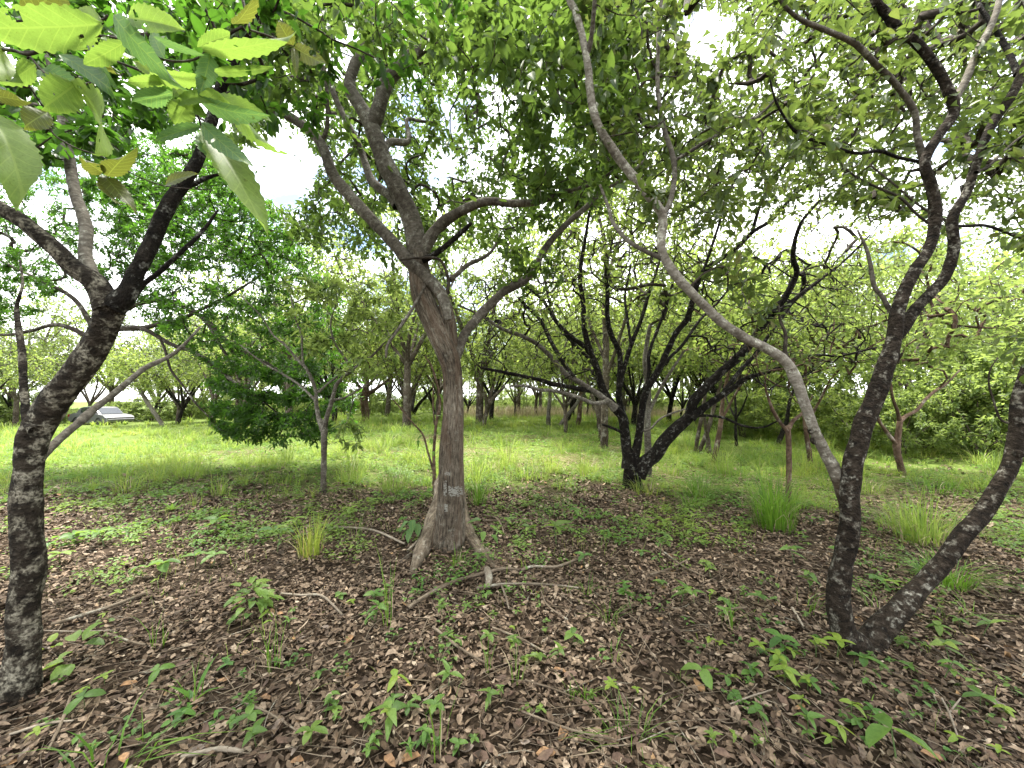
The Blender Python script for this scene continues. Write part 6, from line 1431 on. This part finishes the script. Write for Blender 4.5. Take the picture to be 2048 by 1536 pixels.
def big_leaf(bx, by, tx, ty, w, d0, d1, mat, roll=0.0, k=0, face=.75):
    """leaf blade from its stalk to its tip; toothed edge, waved, some eaten through"""
    A, B = at(bx, by, d0), at(tx, ty, d1); D = B - A; L = np.linalg.norm(D)
    g = np.random.default_rng(abs(int(bx * 7 + ty * 13 + k)))
    toC = unit(np.array((0, 0, CAMZ)) - (A + B) / 2)
    N = unit(toC * face + np.array((0, 0, 1.0)) * (1 - face) * (1.0 if k % 2 else -1.0) + g.normal(0, .15, 3))
    Dn, S, Nn = frames(D[None], N[None]); Dn, S, Nn = Dn[0], S[0], Nn[0]
    W = w * .5 * (d0 + d1) * .5 / F
    nu, nv = 40, 16; us = np.linspace(0, 1, nu + 1)
    prof = np.interp(us, (0, .08, .25, .45, .65, .82, .94, 1), (.06, .42, .84, 1, .93, .68, .32, .02))
    tooth = 1 + .055 * (((np.arange(nu + 1) // 2) % 2) * 2 - 1) * (us > .12)
    V, B_ = [], []; kv, kd, kt = g.uniform(.05, .5), g.uniform(.08, .34), g.normal(0, .5)
    for i, u in enumerate(us):
        for s in np.linspace(-1, 1, nv + 1):
            ed = prof[i] * (tooth[i] if abs(s) > .99 else 1)
            y = s * ed * W; z = kv * abs(s) * ed * W - kd * L * u * u + .08 * L * u + .055 * W * 2 * math.sin(u * 8 + s * 2.5 + k) * abs(s) + kt * s * u * W + .02 * W * math.sin(u * 40) * abs(s)
            V.append(A + Dn * L * u + S * y + Nn * z); B_.append((u, s * prof[i] * .5, 0))
    idx = np.arange(nu)[:, None] * (nv + 1) + np.arange(nv)[None, :]
    Q = np.stack((idx, idx + 1, idx + nv + 2, idx + nv + 1), -1).reshape(-1, 4)
    VV = np.array(V); ce = VV[Q].mean(1); hole = np.array([noise.noise(Vector(tuple(q * 38 + k))) > (.50 if k % 3 == 0 else .62) for q in ce]) & (np.abs(np.array(B_)[Q].mean(1)[:, 1]) > .06)
    Q = Q[~hole]
    me = new_mesh('leaf', np.array(V) - np.array(br.location), Q, None, G[mat], True, np.array(B_))
    return link('leaf', me, br)
BL = 'leaf_big'; BB = 'leaf_big_blue'; BO = 'leaf_big_olive'
for i, a in enumerate([(203, 48, -40, 62, 80, .80, .68, BL), (205, 45, 118, 6, 30, .80, .85, BL), (228, 30, 304, 136, 54, .80, .74, BB), (255, 36, 364, 55, 46, .80, .74, BL), (405, 98, 567, 98, 46, .85, .78, BL), (395, 94, 460, 66, 24, .85, .88, BL), (308, 74, 382, 112, 16, .84, .8, BB), (200, 80, 268, 112, 34, .84, .9, BL), (182, 103, 230, 148, 26, .88, .9, BO), (265, 122, 312, 150, 24, .88, .9, BL), (188, 95, 220, 172, 20, .86, .84, BB), (120, 110, 225, 180, 30, .9, .82, BB), (140, 165, 302, 314, 82, .85, .72, BL),
    (152, 168, 92, 212, 62, .85, .8, BL), (70, 128, 25, 165, 48, .93, .9, BL), (78, 140, 140, 158, 42, .93, .9, BB), (-20, 190, 52, 202, 26, .85, .85, BO), (-30, 222, 72, 350, 66, .84, .72, BL), (335, 160, 256, 166, 24, .88, .85, BL), (345, 185, 262, 205, 42, .88, .86, BB), (300, 148, 395, 168, 34, .88, .82, BL), (420, 108, 408, 176, 32, .85, .82, BB), (415, 142, 522, 146, 18, .88, .8, BL), (350, 210, 424, 172, 36, .88, .8, BL), (392, 192, 492, 256, 40, .88, .78, BB), (420, 196, 510, 218, 40, .9, .82, BL), (402, 245, 476, 318, 34, .88, .78, BB), (402, 252, 312, 276, 22, .88, .8, BB), (408, 272, 446, 344, 52, .88, .84, BB),
    (412, 255, 522, 424, 66, .9, .76, BL), (465, 225, 526, 284, 46, .95, .88, BL), (378, 205, 348, 246, 42, .88, .86, BL), (466, 48, 520, 8, 36, 1.2, 1.1, BO), (586, 92, 556, 44, 34, 1.25, 1.2, BO), (588, 94, 642, 126, 30, 1.25, 1.2, BO), (588, 96, 592, 134, 14, 1.25, 1.2, BO), (205, 345, 168, 320, 36, 1.05, 1.0, BO), (215, 352, 240, 318, 34, 1.06, 1.0, BO), (214, 356, 212, 412, 34, 1.06, 1.0, BO), (205, 350, 250, 392, 34, 1.06, 1.0, BO), (10, 102, -60, 150, 56, .93, .8, BL), (150, 98, 190, 20, 36, .9, .88, BL), (330, 118, 300, 60, 30, .86, .88, BB), (95, 225, 50, 250, 40, 1.0, .95, BO), (250, 84, 170, 130, 34, .85, .82, BL), (345, 176, 398, 222, 30, .88, .84, BL), (60, 45, 120, -40, 60, .9, .9, BO), (330, 372, 380, 340, 26, 1.15, 1.1, BO)]):
    big_leaf(*a, k=i)

write_labels()
# far trees and shrubs are told apart by the landmark they show beside
FARMARKS = [(203, 'parked car'), (326, 'leaning pale tree'), (646, 'slim pale tree'), (732, 'double trunk'), (897, 'straight fissured tree'), (967, 'crooked grey tree'), (1157, 'dark red trunk'), (1265, 'blackish tree'), (1428, 'pinkish bent trunk'), (1577, 'slender sapling'), (1806, 'red forked tree'), (1990, 'three-stemmed tree')]
by = {}
for o, desc in FAR:
    px = float(project(np.array(o.location))[0]); m = min(FARMARKS, key=lambda q: abs(q[0] - px))
    by.setdefault((desc, m[1]), []).append((abs(px - m[0]), o))
for (desc, mk), rows in by.items():
    rows.sort(key=lambda r: r[0])
    for i, (_, o) in enumerate(rows):
        o['label'] = f'{desc}, seen beside the {mk}' if len(rows) == 1 else f'{desc}, {ORD[min(i, 24)]} one aside of the {mk}'
